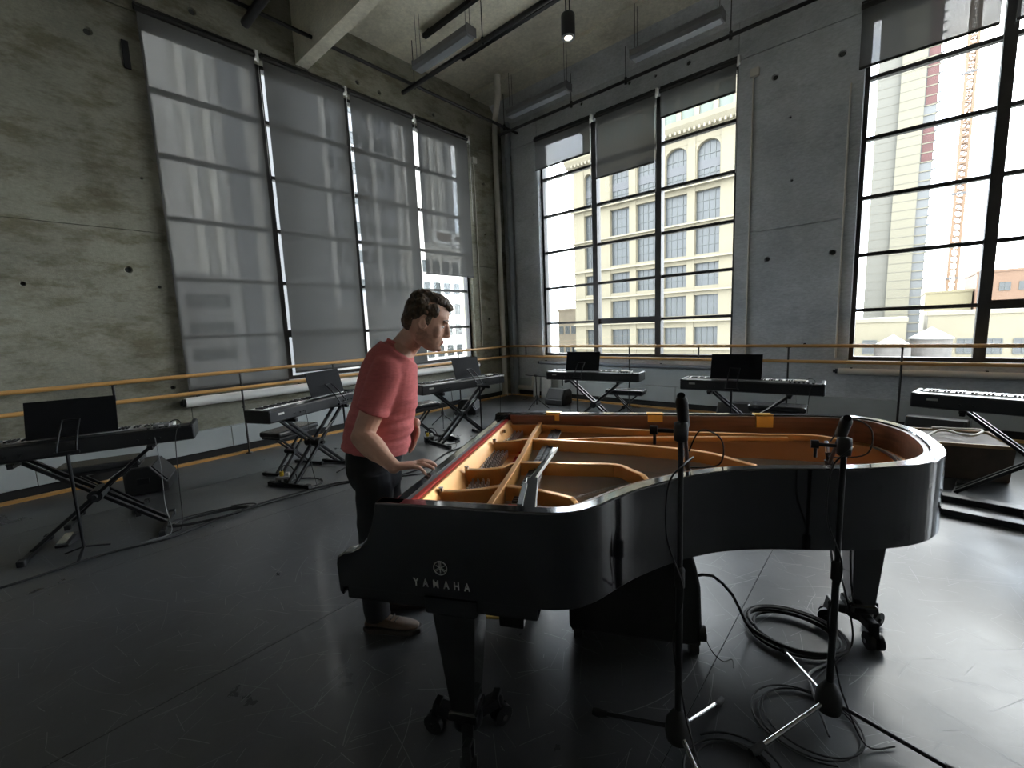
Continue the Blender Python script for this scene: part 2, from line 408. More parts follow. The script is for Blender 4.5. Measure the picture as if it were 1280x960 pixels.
for a, b in ((LW[0], 3.27), (3.45, LW[1])): LP.append((a, b, LW[3], 6.75 if b < 3.4 else ZC))
LP.append((LW[0], 4.1, 0, LW[2])); LP.append((4.1, LW[1], 0, LW[2]))
for z0, z1 in ((0, 2.9), (2.9, 5.28), (5.28, ZC)): LP.append((LW[1], YB, z0, z1))
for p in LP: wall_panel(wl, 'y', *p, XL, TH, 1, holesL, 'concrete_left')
# ---- back wall with windows
W2 = (-5.86, -2.0); W3 = (-.48, 3.375); W4 = (4.85, 7.9); BZ = (.92, 5.40)
mb = MB(); y0, y1 = YB+TH, YB+.34
for a, b in ((XL-.34, W2[0]), (W2[1], W3[0]), (W3[1], W4[0]), (W4[1], XR+.3)): mb.box(a, b, y0, y1, -.3, 6.9)
for a, b in (W2, W3, W4):
    mb.box(a, b, y0, y1, -.3, BZ[0]); mb.box(a, b, y0, y1, BZ[1], 6.9)
wb = struct(mb.build('wall_back', 'concrete_back'))
holesB = [(-1.51, 5.01, .045), (-.73, 5.01, .045), (-1.53, 2.45, .04), (-.72, 2.44, .045), (-6.0, 3.95, .025), (-4.77, 5.76, .04), (-3.78, 5.77, .04), (-2.75, 5.69, .045), (-3.3, 5.7, .03), (-1.25, 3.53, .02), (-1.3, 4.4, .02), (-1.0, 1.15, .03)]
BP = []
for a, b in ((XL, W2[0]), (W2[1], W3[0]), (W3[1], W4[0]), (W4[1], XR)):
    for z0, z1 in ((0, 1.66), (1.66, 2.88), (2.88, 5.42), (5.42, ZC)): BP.append((a, b, z0, z1))
for a, b in (W2, W3, W4):
    BP.append((a, b, 0, BZ[0])); BP.append((a, b, BZ[1], ZC))
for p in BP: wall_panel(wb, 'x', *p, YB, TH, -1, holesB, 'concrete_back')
# ---- walls out of view, ceiling, downstand beam
struct(MB().box(XR, XR+.3, YF-.3, YB+.3, -.3, 6.9).build('wall_right', 'drywall'))
struct(MB().box(XL-.3, XR+.3, YF-.3, YF, -.3, 6.9).build('wall_front', 'drywall'))
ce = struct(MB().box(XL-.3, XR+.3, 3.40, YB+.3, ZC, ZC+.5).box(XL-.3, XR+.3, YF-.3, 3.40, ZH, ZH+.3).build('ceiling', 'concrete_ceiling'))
MB().prism([(3.27, 6.75), (3.27, 5.53), (3.45, 5.53), (3.45, 6.36)], 'x', XL, XR).build('downstand_beam', 'concrete_ceiling', ce)
MB().box(XL, XR, 6.85, 7.75, ZC-.06, ZC+.01).build('ceiling_band', 'concrete_ceiling', ce)
MB().prism([(YB-.42, ZC+.01), (YB, ZC+.01), (YB, ZC-.40), (YB-.10, ZC-.30)], 'x', XL, XR).build('ceiling_haunch', 'concrete_back', ce)

# ---- windows
RZ = [1.62, 2.375, 3.13, 3.885, 4.64]
def window(name, axis, a0, a1, z0, z1, plane, n, sgn):
    """axis = direction along the wall; plane = glass plane"""
    root = struct(bpy.data.objects.new(name, None)); COL.objects.link(root)
    root['label'] = {'window_1': 'wide steel framed window behind four grey mesh shades', 'window_2': 'tall steel framed window facing the cream office building', 'window_3': 'tall steel framed window facing the concrete tower and hoist mast', 'window_4': 'tall steel framed window farther along the back wall'}[name]
    def B(m, u0, u1, d0, d1, q0, q1):
        return m.box(u0, u1, plane+d0, plane+d1, q0, q1) if axis == 'x' else m.box(plane+d0, plane+d1, u0, u1, q0, q1)
    f = MB(); w = .05
    B(f, a0, a0+w, -.06, .06, z0, z1); B(f, a1-w, a1, -.06, .06, z0, z1); B(f, a0+w, a1-w, -.06, .06, z0, z0+w); B(f, a0+w, a1-w, -.06, .06, z1-w, z1)
    f.build('window_frame', 'dark_steel', root)
    ms = [a0 + (a1-a0)*k/n for k in range(n+1)]
    for k in range(1, n): B(MB(), ms[k]-.055, ms[k]+.055, -.07, .07, z0+w, z1-w).build('mullion', 'dark_steel', root)
    lev = [z0+w] + RZ + [z1-w]
    for k in range(n):
        l = ms[k] + (.05 if k == 0 else .055); r = ms[k+1] - (.05 if k == n-1 else .055)
        for z in RZ:
            h = .024
            if z == RZ[0] and k == 1: h = .055
            B(MB(), l, r, -.04, .04, z-h, z+h).build('transom', 'dark_steel', root)
        for j in range(len(lev)-1):
            B(MB(), l, r, -.003, .003, lev[j]+(.0 if j == 0 else .024), lev[j+1]-(.024 if j < len(lev)-2 else 0)).build('pane', 'window_glass', root)
    # sill
    if axis == 'y': MB().box(XL-.34, XL+.02, a0, a1, z0-.05, z0).build('sill', 'cover_metal', root)
    else: MB().box(a0, a1, YB-.02, YB+.34, z0-.05, z0).build('sill', 'cover_metal', root)
    return root
window('window_1', 'y', LW[0], LW[1], LW[2], LW[3], -7.02, 4, 1)
window('window_2', 'x', W2[0], W2[1], BZ[0], BZ[1], 7.92, 3, 1)
window('window_3', 'x', W3[0], W3[1], BZ[0], BZ[1], 7.92, 3, 1)
window('window_4', 'x', W4[0], W4[1], BZ[0], BZ[1], 7.92, 2, 1)

# ---- roller shades
def shade(axis, a0, a1, ztop, zbot, plane, label, hem=True, side=1):
    loc = (plane, (a0+a1)/2, 0) if axis == 'y' else ((a0+a1)/2, plane, 0)
    t = thing('roller_shade', label, 'window shade', loc, radians(90) if axis == 'y' else 0, 'roller shades at the windows')
    h = (a1-a0)/2   # local x along the shade, local y = across (positive towards wall for back wall)
    MB().cyl((-h, 0, ztop), (h, 0, ztop), .034, 12).build('roller', 'dark_steel', t)
    MB().box(-h+.01, h-.01, -.002, .002, zbot+.03, ztop-.03).build('fabric', 'shade_mesh', t)
    MB().box(-h+.01, h-.01, -.008, .008, zbot, zbot+.03).build('hem_bar', 'dark_steel', t)
    b = MB(); e = h*side + .022*side
    b.box(e-.016, e+.016, -.03, .035, ztop-.05, ztop+.06); b.box(e-.012, e+.012, -.05, -.03, ztop-.10, ztop-.02)
    b.build('bracket', 'white_paint', t)
    MB().box(-h, h, .015, .075, ztop+.02, ztop+.075).build('head_rail', 'dark_steel', t)
    MB().tube([(e, -.035, ztop-.1), (e+.004, -.037, ztop-.9), (e, -.035, ztop-1.6)], .003, 5).build('bead_chain', 'white_paint', t)
    return t
SX = XL+.08
shade('y', 1.42, 2.675, 5.39, .93, SX, 'grey mesh roller shade drawn fully down beside the wide bare concrete wall', side=1)
shade('y', 2.765, 3.96, 5.39, 1.03, SX, 'grey mesh roller shade stopping just above the sill over the keyboard behind the man', side=1)
shade('y', 4.045, 5.27, 5.39, .95, SX, 'grey mesh roller shade drawn down behind the bending man', side=1)
shade('y', 5.355, 6.62, 5.39, 2.64, SX, 'grey mesh roller shade half lowered, with bright glass below it', side=1)
SY = YB-.08
shade('x', -5.86, -4.53, 5.39, 4.78, SY, 'short grey mesh roller shade nearest the room corner on the back wall', side=1)
shade('x', -4.42, -3.26, 5.39, 4.28, SY, 'longest grey mesh roller shade in front of the cream office building', side=1)
shade('x', -3.19, -2.0, 5.39, 4.95, SY, 'shortest grey mesh roller shade, above the arched windows of the building opposite', side=1)
shade('x', -.55, .70, 5.44, 4.70, SY, 'grey mesh roller shade in front of the concrete tower', side=1)
shade('x', .80, 2.06, 5.44, 4.68, SY, 'grey mesh roller shade right of the tower crane', side=1)

# ---- heater covers, floor strip, tubes under the sills
def cover(axis, a0, a1, step, label):
    t = thing('heater_cover', label, 'heater cover', (0, 0, 0), 0, 'heater covers along the walls')
    n = max(1, round((a1-a0)/step))
    def B(m, u0, u1, d0, d1, q0, q1):
        return m.box(u0, u1, YB-d1, YB-d0, q0, q1) if axis == 'x' else m.box(XL+d0, XL+d1, u0, u1, q0, q1)
    B(MB(), a0, a1, .001, .055, .0, .13).build('base', 'dark_gap', t)
    for k in range(n):
        u0 = a0+(a1-a0)*k/n; u1 = a0+(a1-a0)*(k+1)/n
        B(MB(), u0+.003, u1-.003, .001, .075, .12, .40).build('cover_panel', 'cover_metal', t, bevel=.004)
    return t
cover('y', -5.5, 7.36, 1.95, 'long grey metal heater cover below the wide shaded window')
hc = cover('x', -6.55, 8.1, 1.95, 'long grey metal heater cover below the windows on the back wall')
for k in range(2): MB().box(-5.88+1.93*k, -3.955+1.93*k, YB-.03, YB-.001, .405, .72).build('upper_panel', 'cover_metal', hc, bevel=.004)
struct(MB().box(XL+.08, XL+.15, -5.5, YB-.16, 0, .028).build('baseboard_left', 'oak_y'), 'narrow oak strip along the floor below the heater cover')
struct(MB().box(XL+.16, 8.1, YB-.15, YB-.08, 0, .028).build('baseboard_back', 'oak_x'), 'narrow oak strip along the floor of the back wall')

def tube_under(axis, a0, a1, z, r, m, label, end='rubber'):
    t = thing('wall_tube', label, 'tube', (0, 0, 0), 0, 'long tubes under the window sills')
    q = XL+r+.015 if axis == 'y' else YB-r-.015
    P = (lambda a: (q, a, z)) if axis == 'y' else (lambda a: (a, q, z))
    MB().cyl(P(a0), P(a1), r, 18).build('tube_body', m, t)
    for a, s in ((a0, -1), (a1, 1)):
        c = MB().cyl(P(a), P(a+s*.03), r*.82, 14); c.cyl(P(a+s*.03), P(a+s*.055), r*.5, 12); c.build('end_cap', end, t)
    n = int((a1-a0)/1.3)
    for k in range(n+1):
        a = a0+.15+k*1.3
        if a > a1-.05: break
        b = MB()
        if axis == 'y': b.box(XL, q, a-.012, a+.012, z+r*.6, z+r+.012)
        else: b.box(a-.012, a+.012, q, YB, z+r*.6, z+r+.012)
        b.build('wall_clip', 'dark_steel', t)
tube_under('y', 1.38, 6.62, .795, .062, 'white_paint', 'white tube with black end cap under the wide shaded window')
tube_under('x', -5.92, -2.05, .77, .036, 'grey_paint', 'slim grey tube under the window facing the cream building')
tube_under('x', -.58, 3.3, .775, .042, 'cream_paint', 'cream tube under the window facing the tower crane')

# ---- ballet barres
def barre(axis, a0, a1, posts, label):
    t = thing('ballet_barre', label, 'barre', (0, 0, 0), 0, 'double wooden ballet barres')
    q = XL+.185 if axis == 'y' else YB-.185
    P = (lambda a, z, d=0: (q+d, a, z)) if axis == 'y' else (lambda a, z, d=0: (a, q-d, z))
    for z in (1.14, .915):
        MB().cyl(P(a0, z), P(a1, z), .024, 14).build('rail', 'oak_y' if axis == 'y' else 'oak_x', t)
    for a, tall in posts:
        m = MB(); m.cyl(P(a, .012 if tall else .90), P(a, 1.125), .013, 10)
        if tall: m.lathe([(.045, 0), (.045, .008), (.02, .014), (.014, .02)], P(a, 0), 14)
        m.obox(P(a, 1.118), (.07, .03, .006) if axis == 'x' else (.03, .07, .006))
        m.build('post', 'dark_steel', t)
    return t
barre('y', -5.4, YB-.185-.026, [(-4.5, 1), (-3.2, 0), (-1.9, 1), (-.58, 1), (.71, 0), (2.0, 1), (3.31, 0), (4.64, 1), (5.96, 1), (7.2, 0)], 'double wooden ballet barre along the wall with the wide shaded window')
barre('x', XL+.185, 8.0, [(-6.2, 0), (-4.94, 0), (-3.71, 1), (-2.46, 0), (-1.17, 1), (.09, 1), (1.35, 0), (2.6, 1), (3.9, 0), (5.2, 1), (6.5, 0)], 'double wooden ballet barre along the back wall')

# ---- pipes in the corner and conduits
def pipe(name, pts, r, m, label, cat='pipe', n=0, seg=14, extra=None, group=None):
    t = thing(name, label, cat, (0, 0, 0), 0, group)
    MB().tube(crom(pts, 5) if n else pts, r, seg).build('pipe_run', m, t)
    if extra: extra(t)
    return t
def cplr(pts, r, m='pipe_black'):
    def f(t):
        for a, b in pts: MB().cyl(a, b, r, 14).build('coupling', m, t)
    return f
pipe('drain_pipe', [(-6.0, 6.75, 6.345), (-6.0, 6.75, 6.12), (-6.05, 6.8, 6.0), (-6.5, 7.2, 5.86), (-6.73, 7.42, 5.72), (-6.765, 7.45, 5.55), (-6.765, 7.45, 4), (-6.765, 7.45, .03)], .058, 'cream_paint',
     'cream drain pipe bending from the ceiling down the room corner', n=1,
     extra=cplr([((-6.0, 6.75, 6.3), (-6.0, 6.75, 6.35)), ((-6.765, 7.45, .0), (-6.765, 7.45, .06))], .068, 'cream_paint'))
def riser(t):
    for z in (.6, 2.2, 3.5, 5.2, 5.5, 5.75): MB().cyl((-6.6, 7.668, z), (-6.6, 7.668, z+.07), .076, 14).build('coupling', 'grey_paint', t)
pipe('riser_pipe', [(-6.6, 7.668, 0), (-6.6, 7.668, 5.95)], .066, 'grey_paint', 'dark grey riser pipe standing in the room corner', extra=riser)
pipe('floor_pipe', [(-6.48, 7.62, .2), (-6.2, 7.62, .2), (-6.08, 7.62, .22), (-6.05, 7.62, .34), (-6.05, 7.62, .46)], .045, 'cream_paint', 'short cream pipe elbow low in the corner', n=1)
def cbox(c, s):
    def f(t): MB().obox(c, s).build('junction_box', 'cream_paint', t, bevel=.005)
    return f
pipe('conduit', [(XL+.013, 6.84, 1.18), (XL+.013, 6.84, 5.0)], .012, 'cream_paint', 'thin cream conduit beside the half lowered shade', extra=cbox((XL+.03, 6.84, 5.05), (.06, .12, .12)))
pipe('conduit', [(-1.79, YB-.013, .95), (-1.79, YB-.013, 5.1)], .012, 'cream_paint', 'thin conduit on the pier between the two back windows', extra=cbox((-1.77, YB-.03, 5.16), (.12, .06, .11)))
pipe('conduit', [(-.62, YB-.013, .95), (-.62, YB-.013, 4.6)], .012, 'cream_paint', 'thin conduit along the edge of the window with the tower crane')
MB().box(XL+.0, XL+.02, 1.27, 1.33, 4.72, 5.02).build('wall_slot', 'dark_gap', wl)
# grid pipes under the ceiling
def hang(pts, z0, z1):
    def f(t):
        for x, y in pts:
            MB().cyl((x, y, z0-.05), (x, y, z1), .007, 6).build('hanger_rod', 'pipe_black', t)
            MB().cyl((x, y, z0-.05), (x, y, z0+.05), .024, 8).build('hanger_clamp', 'pipe_black', t)
    return f
gp = 'black grid pipes under the ceiling'
def alongY(t):
    hang([(-6.3, 5.0), (-6.3, 7.25), (-6.3, -1.0)], 5.66, 6.35)(t)
    MB().cyl((-6.3, 5.06, 5.66), (-6.3, 7.6, 5.66), .02, 10).build('conduit_run', 'chrome', t)
pipe('grid_pipe', [(-6.3, -5.5, 5.66), (-6.3, 7.66, 5.66)], .026, 'pipe_black', 'black grid pipe running along the left wall under the ceiling', extra=alongY, group=gp)
pipe('grid_pipe', [(-6.5, 4.9, 5.58), (XR-.2, 4.9, 5.58)], .034, 'pipe_black', 'black grid pipe beside the fluorescent lamp near the beam', extra=hang([(-4.6, 4.9), (-3.1, 4.9), (-1.2, 4.9), (1, 4.9), (3, 4.9), (6, 4.9)], 5.58, ZC), group=gp)
pipe('grid_pipe', [(-6.5, 2.5, 5.58), (XR-.2, 2.5, 5.58)], .055, 'pipe_black', 'thick black grid pipe on the camera side of the concrete beam', extra=hang([(-5.9, 2.5), (-3.1, 2.5), (0, 2.5), (3, 2.5), (6, 2.5)], 5.58, ZH), group=gp)
pipe('grid_pipe', [(-6.5, 7.3, 5.575), (XR-.2, 7.3, 5.575)], .026, 'pipe_black', 'black grid pipe running along the back wall under the ceiling', extra=hang([(-4.7, 7.3), (-3.62, 7.3), (-2.0, 7.3), (0, 7.3), (2, 7.3), (5, 7.3)], 5.575, 6.1), group=gp)
# surface channels on the slab
def channel(a, b, y, label):
    t = thing('ceiling_channel', label, 'channel', (0, 0, 0), 0, 'black channels fixed to the ceiling')
    MB().box(a, b, y-.035, y+.035, ZC-.09, ZC-.03).build('channel_body', 'pipe_black', t)
    for k in range(int((b-a)/1.2)+1): MB().box(a+.1+k*1.2, a+.14+k*1.2, y-.02, y+.02, ZC-.03, ZC).build('fixing', 'dark_steel', t)
channel(-6.0, 6, 5.02, 'black ceiling channel above the lamp near the concrete beam')
channel(-6.0, 6, 5.85, 'black ceiling channel nearer to the back windows')
# fluorescent lamps
def fluo(x0, x1, y, z, label, tilt, ztop):
    t = thing('fluorescent_lamp', label, 'ceiling lamp', ((x0+x1)/2, y, z), 0, 'hanging fluorescent lamps')
    h = (x1-x0)/2
    MB().prism([(-.105, .02), (-.10, -.05), (-.07, -.085), (.07, -.085), (.10, -.05), (.105, .02), (.06, .06), (-.06, .06)], 'x', -h, h).build('housing', 'lamp_housing', t, bevel=.006)
    MB().box(-h+.02, h-.02, -.065, .065, -.092, -.084).build('lens', 'diffuser', t)
    for s in (-1, 1):
        MB().box(s*h-.006, s*h+.006, -.095, .095, -.075, .05).build('end_plate', 'lamp_housing', t)
        for q in (-.04, .04): MB().cyl((s*(h-.06), q, .05), (s*(h-.06), q, ztop-z), .004, 5).build('suspension_wire', 'dark_steel', t)
fluo(-5.78, -4.58, 4.66, 5.62, 'grey fluorescent lamp hanging beside the concrete beam', 0, ZC)
fluo(-5.78, -4.42, 6.80, 5.62, 'grey fluorescent lamp hanging near the corner pipes', 0, ZC-.06)
fluo(-3.26, -1.96, 6.80, 5.62, 'grey fluorescent lamp hanging before the window with the cream building', 0, ZC-.06)
# spot lamp
sp = thing('spot_lamp', 'black cylindrical spot lamp hanging from the ceiling with a lit lens', 'ceiling lamp', (-3.5, 5.40, 5.5))
MB().lathe([(.085, -.12), (.092, -.12), (.092, .14), (.08, .16), (.02, .17)], (0, 0, 0), 24).build('housing', 'black_satin', sp)
MB().lathe([(.05, -.128), (.09, -.128), (.09, -.12)], (0, 0, 0), 24).build('trim_ring', 'diffuser', sp)
MB().lathe([(.001, -.131), (.05, -.131), (.05, -.126)], (0, 0, 0), 24).build('lens', 'lamp_lens', sp)
MB().cyl((-.03, 0, .15), (-.03, 0, ZC-5.5), .010, 8).cyl((.03, 0, .15), (.03, 0, ZC-5.5), .010, 8).build('stem', 'pipe_black', sp)

# ================================================================== THE CITY OUTSIDE
GZ = -26.0
gr = MB().box(-420, 420, -200, 700, GZ-1, GZ).build('ground', 'asphalt'); struct(gr, 'grey street level far below the windows')
def facade_window_mesh(w, h, nx, ny, split=None, arched=False):
    """recessed sash window, local x along, z up, facing -y; returns (glass mesh, sash mesh)"""
    g = MB()
    if arched:
        pts = [(-w/2, 0), (w/2, 0), (w/2, h-w/2*.8)] + [(w/2*cos(a), h-w/2*.8+w/2*.8*sin(a)) for a in [pi*k/10 for k in range(1, 10)]] + [(-w/2, h-w/2*.8)]
        g.prism(pts, 'y', -.02, .05)
    else: g.box(-w/2, w/2, -.02, .05, 0, h)
    s = MB(); t = .12
    for k in range(nx+1):
        x = -w/2 + w*k/nx; zz = h if not arched else h-w/2*.8 + w/2*.8*sqrt(max(0, 1-(2*x/w)**2))
        s.box(x-t/2, x+t/2, -.10, -.02, 0, max(zz, .1))
    for k in range(ny+1):
        z = h*k/ny
        if arched and z > h-w*.28: continue
        s.box(-w/2, w/2, -.10, -.02, z-t/2, z+t/2)
    if split: s.box(-w/2, w/2, -.09, -.02, split[0], split[1])
    gm = g.mesh('facade_window'); gm.materials.append(MATS['facade_glass']); sm = s.mesh('sash'); sm.materials.append(MATS['facade_sash'])
    if split: pass
    return gm, sm
def put_window(meshes, parent, loc, rz=0):
    a = place('facade_window', meshes[0], parent); a.location = loc; a.rotation_euler = (0, 0, rz)
    b = place('sash', meshes[1], a); return a
# cream office building opposite
FY = 60.0
ob = thing('office_building', 'cream stone office building with arched top windows seen through the back window', 'building', (-22, FY+8, GZ))
ob_inv = V((-22, FY+8, GZ))
def L(p): return tuple(V(p)-ob_inv)
m = MB(); m.box(-38.4+22, -13+22, .4-8, 10, 0, 25-GZ); m.build('wall', 'stone_cream', ob)
cols = [(-35.85, 1.4)] + [(-30.7+4.02*k, 3.0) for k in range(4)]
rows = [(-14.5, 2.6), (-10.3, 2.6), (-6.0, 2.5), (-1.8, 2.25), (2.0, 2.6), (5.8, 2.85), (9.8, 3.5), (14.0, 3.6)]
wm = {}
for (cx, cw) in cols:
    for i, (z, hh) in enumerate(rows):
        key = (round(cw, 1), i)
        if key not in wm: wm[key] = facade_window_mesh(cw, hh, 2 if cw < 2 else 4, 3)
        put_window(wm[key], ob, (cx+22, .40-8, z-GZ))
    key = ('arch', round(cw, 1))
    if key not in wm: wm[key] = facade_window_mesh(cw*.93, 4.6, 2 if cw < 2 else 4, 6, arched=True)
    a = put_window(wm[key], ob, (cx+22, .40-8, 18.9-GZ))
    MB().box(-cw*.46, cw*.46, -.12, -.02, 1.35, 2.4).build('spandrel', 'spandrel', a)
    aw = cw*.93; ah = 4.6-aw*.4
    for sd in (-1, 1):
        arc_ = [(sd*aw/2*cos(q_), ah+aw*.4*sin(q_)) for q_ in [pi/2*j/6 for j in range(7)]]
        MB().prism([(sd*(cw/2+.02), 4.66), (sd*(cw/2+.02), ah)] + arc_ + [(0, 4.66)], 'y', -.62, -.02).build('arch_spandrel', 'stone_cream', a)
        MB().box(min(sd*aw/2, sd*(cw/2+.02)), max(sd*aw/2, sd*(cw/2+.02)), -.62, -.02, 0, ah).build('arch_jamb', 'stone_cream', a)
# piers and courses standing proud of the windows
ed = [-38.4] + [v for (cx, cw) in cols for v in (cx-cw/2-.02, cx+cw/2+.02)] + [-13]
for k in range(0, len(ed), 2):
    MB().box(ed[k]+22, ed[k+1]+22, -.35-8, .42-8, 0, 25-GZ).build('pier', 'stone_cream', ob)
allr = rows + [(18.9, 4.6)]
prev = GZ
for (z, hh) in allr + [(25.0, 0)]:
    MB().box(-38.4+22, -13+22, -.25-8, .41-8, prev-GZ, z-GZ-.02).build('spandrel_course', 'stone_cream', ob); prev = z+hh+.02
for z, d, hh in ((18.2, .7, .35), (9.2, .5, .25), (5.1, .45, .22), (1.2, .5, .22), (-2.5, .45, .2), (13.65, .42, .2)):
    MB().box(-38.5+22, -12.9+22, -.35-d-8, .3-8, z-GZ, z+hh-GZ).build('belt_course', 'stone_cream_trim', ob)
MB().prism([(-8.0, 24.6-GZ), (-9.0, 25.0-GZ), (-9.5, 25.6-GZ), (-9.7, 26.1-GZ), (-8.0, 26.2-GZ)], 'x', -39.3+22, -12.4+22).build('cornice', 'stone_cream_trim', ob)
for k in range(42): 
    MB().box(-38.2+22+k*.6, -37.95+22+k*.6, -9.2, -8.4, 24.75-GZ, 25.15-GZ).build('dentil', 'stone_cream_trim', ob)
m = MB().box(-37.5+22, -13+22, -6.8, 9, 26-GZ, 31.5-GZ); m.build('attic_wall', 'attic_green', ob)
for k in range(10):
    MB().box(-36.9+22+k*2.3, -36.3+22+k*2.3, -7.1, -6.7, 26-GZ, 30-GZ).build('attic_pier', 'stone_cream_trim', ob)
MB().box(-37.7+22, -12.8+22, -7.2, 9.2, 30-GZ, 31-GZ).build('attic_cornice', 'stone_cream_trim', ob)
MB().box(-35+22, -15+22, -3, 8, 31-GZ, 39-GZ).build('penthouse', 'stone_cream', ob)

# concrete tower under construction with hoist mast
TY = 200.0
tw = thing('concrete_tower', 'slender concrete tower under construction seen through the window', 'building', (-1, TY+8, GZ))
def tb(name, x0, x1, y0, y1, z0, z1, m_): return MB().box(x0+1, x1+1, y0-TY-8, y1-TY-8, z0-GZ, z1-GZ).build(name, m_, tw)
HT = 135
tb('core_wall', -8.9, -3.0, TY+1.2, TY+16, GZ, HT, 'tower_grey')
tb('shaft_wall', -3.0, 3.0, TY, TY+16, GZ, HT, 'tower_cream')
tb('bay_wall', 3.0, 6.0, TY+.8, TY+16, GZ, HT, 'tower_panel')
z = -20; k = 0
while z < HT-2:
    tb('floor_line', -3.0, 3.0, TY-.06, TY+.1, z, z+.18, 'tower_line'); tb('floor_line', -8.9, -3.0, TY+1.14, TY+1.3, z+.3, z+.45, 'tower_line')
    tb('slab_edge', 3.0, 6.25, TY+.55, TY+.9, z-.15, z+.2, 'tower_cream')
    if z > 47 and not (57 < z < 64) and z < 110:
        tb('red_sheet', 3.25, 5.9, TY+.6, TY+.8, z+.25, z+2.6, 'tower_red')
    tb('bracket', 5.95, 6.9, TY+.3, TY+.7, z+.1, z+.5, 'spandrel')
    z += 2.85; k += 1
ck = thing('hoist_mast', 'yellow lattice hoist mast beside the concrete tower', 'crane', (13.0, TY+2, GZ))
for sx in (-1.0, 1.0):
    for sy in (-1.0, 1.0): MB().box(sx-.3, sx+.3, sy-.3, sy+.3, 0, 150).build('mast_leg', 'crane_yellow', ck)
m = MB()
for k in range(75):
    z = k*2.0
    for s in (-1.0, 1.0):
        m.bar((-1, s, z), (1, s, z), .42, .42); m.bar((s, -1, z), (s, 1, z), .42, .42)
        m.bar((-1, s, z), (1, s, z+2), .3, .3)
stuff(m.build('lattice', 'crane_yellow', ck))
for z in (37, 63, 98): 
    MB().bar((-1, -1, z), (-6.2, -2, z-2), .3, .3).bar((-1, -1, z), (-6.2, -2, z+.3), .3, .3).bar((-1.4, -1.2, z), (1.4, -1.2, z), .5, .5).build('tie_bar', 'spandrel', ck)
# low roofs in front of the tower
def block(name, x0, x1, y0, y1, z1, m_, label, wins=None, roof=None):
    c = V(((x0+x1)/2, (y0+y1)/2, GZ)); t = thing(name, label, 'building', c)
    MB().box(x0-c.x, x1-c.x, y0-c.y, y1-c.y, 0, z1-GZ).build('wall', m_, t)
    MB().box(x0-c.x-.15, x1-c.x+.15, y0-c.y-.15, y1-c.y+.15, z1-GZ, z1-GZ+.45).build('parapet', 'stone_cream_trim' if m_ in ('stone_cream', 'facade_white') else m_, t)
    if wins:
        face, nx, nz, w_, h_, z0, dz = wins
        g, s_ = facade_window_mesh(w_, h_, 2, 2)
        for i in range(nx):
            for j in range(nz):
                z = z0 + j*dz - GZ
                if face == '-y': put_window((g, s_), t, (x0-c.x+(x1-x0)*(i+.5)/nx, y0-c.y-.02, z))
                else: put_window((g, s_), t, (x1-c.x+.02, y0-c.y+(y1-y0)*(i+.5)/nx, z), pi/2)
    return t
block('apartment_block', -12, 1.0, 70, 84, .2, 'stone_cream', 'low cream building with flat roof in front of the concrete tower', ('-y', 6, 3, 1.3, 1.6, -12, 4.2))
block('apartment_block', 2.9, 16, 72, 88, .8, 'stone_cream', 'low cream building below the hoist mast', ('-y', 6, 3, 1.3, 1.6, -12, 4.2))
block('warehouse', 4.5, 11.5, 130, 150, 4.8, 'yellow_panel', 'yellow low building far behind the hoist mast')
block('warehouse', 11.8, 22, 128, 150, 8.2, 'orange_panel', 'orange low building far behind the hoist mast', ('-y', 4, 2, 1.4, 1.5, 1.0, 3.6))
block('warehouse', -30, -12.5, 150, 170, 6.0, 'green_copper', 'pale green roofed building beside the base of the concrete tower')
block('warehouse', 24, 52, 140, 170, 5.5, 'roof_pale', 'pale warehouse far right of the hoist mast', ('-y', 7, 2, 1.8, 1.8, -2, 4))
block('brick_block', -52.5, -46.6, 75, 95, 4.2, 'brick_tan', 'tan brick building left of the cream office building', ('-y', 4, 3, .9, 1.4, -8, 3.8))
block('brick_block', -46.0, -42.5, 90, 98, 2.2, 'tower_panel', 'small grey building between the brick block and the cream office building')
for (x, y, z0, r, h_, lab) in ((-.1, 61.5, -5.2, 1.5, 3.0, 'smaller'), (3.0, 65.5, -5.0, 1.7, 3.4, 'larger')):
    wt = thing('water_tank', lab + ' round rooftop water tank with pointed roof below the concrete tower', 'water tank', (x, y, GZ), 0, 'rooftop water tanks')
    MB().lathe([(r, z0-GZ), (r, z0+h_-GZ)], (0, 0, 0), 20).build('drum', 'tank_wood', wt)
    MB().lathe([(r*1.08, z0+h_-GZ), (r*1.08, z0+h_-GZ+.1), (.05, z0+h_-GZ+1.25)], (0, 0, 0), 20, smooth=False).build('cone_roof', 'roof_pale', wt)
    for a in range(4): MB().box(r*.7*cos(a*pi/2+.8)-.1, r*.7*cos(a*pi/2+.8)+.1, r*.7*sin(a*pi/2+.8)-.1, r*.7*sin(a*pi/2+.8)+.1, 0, z0-GZ).build('leg', 'spandrel', wt)
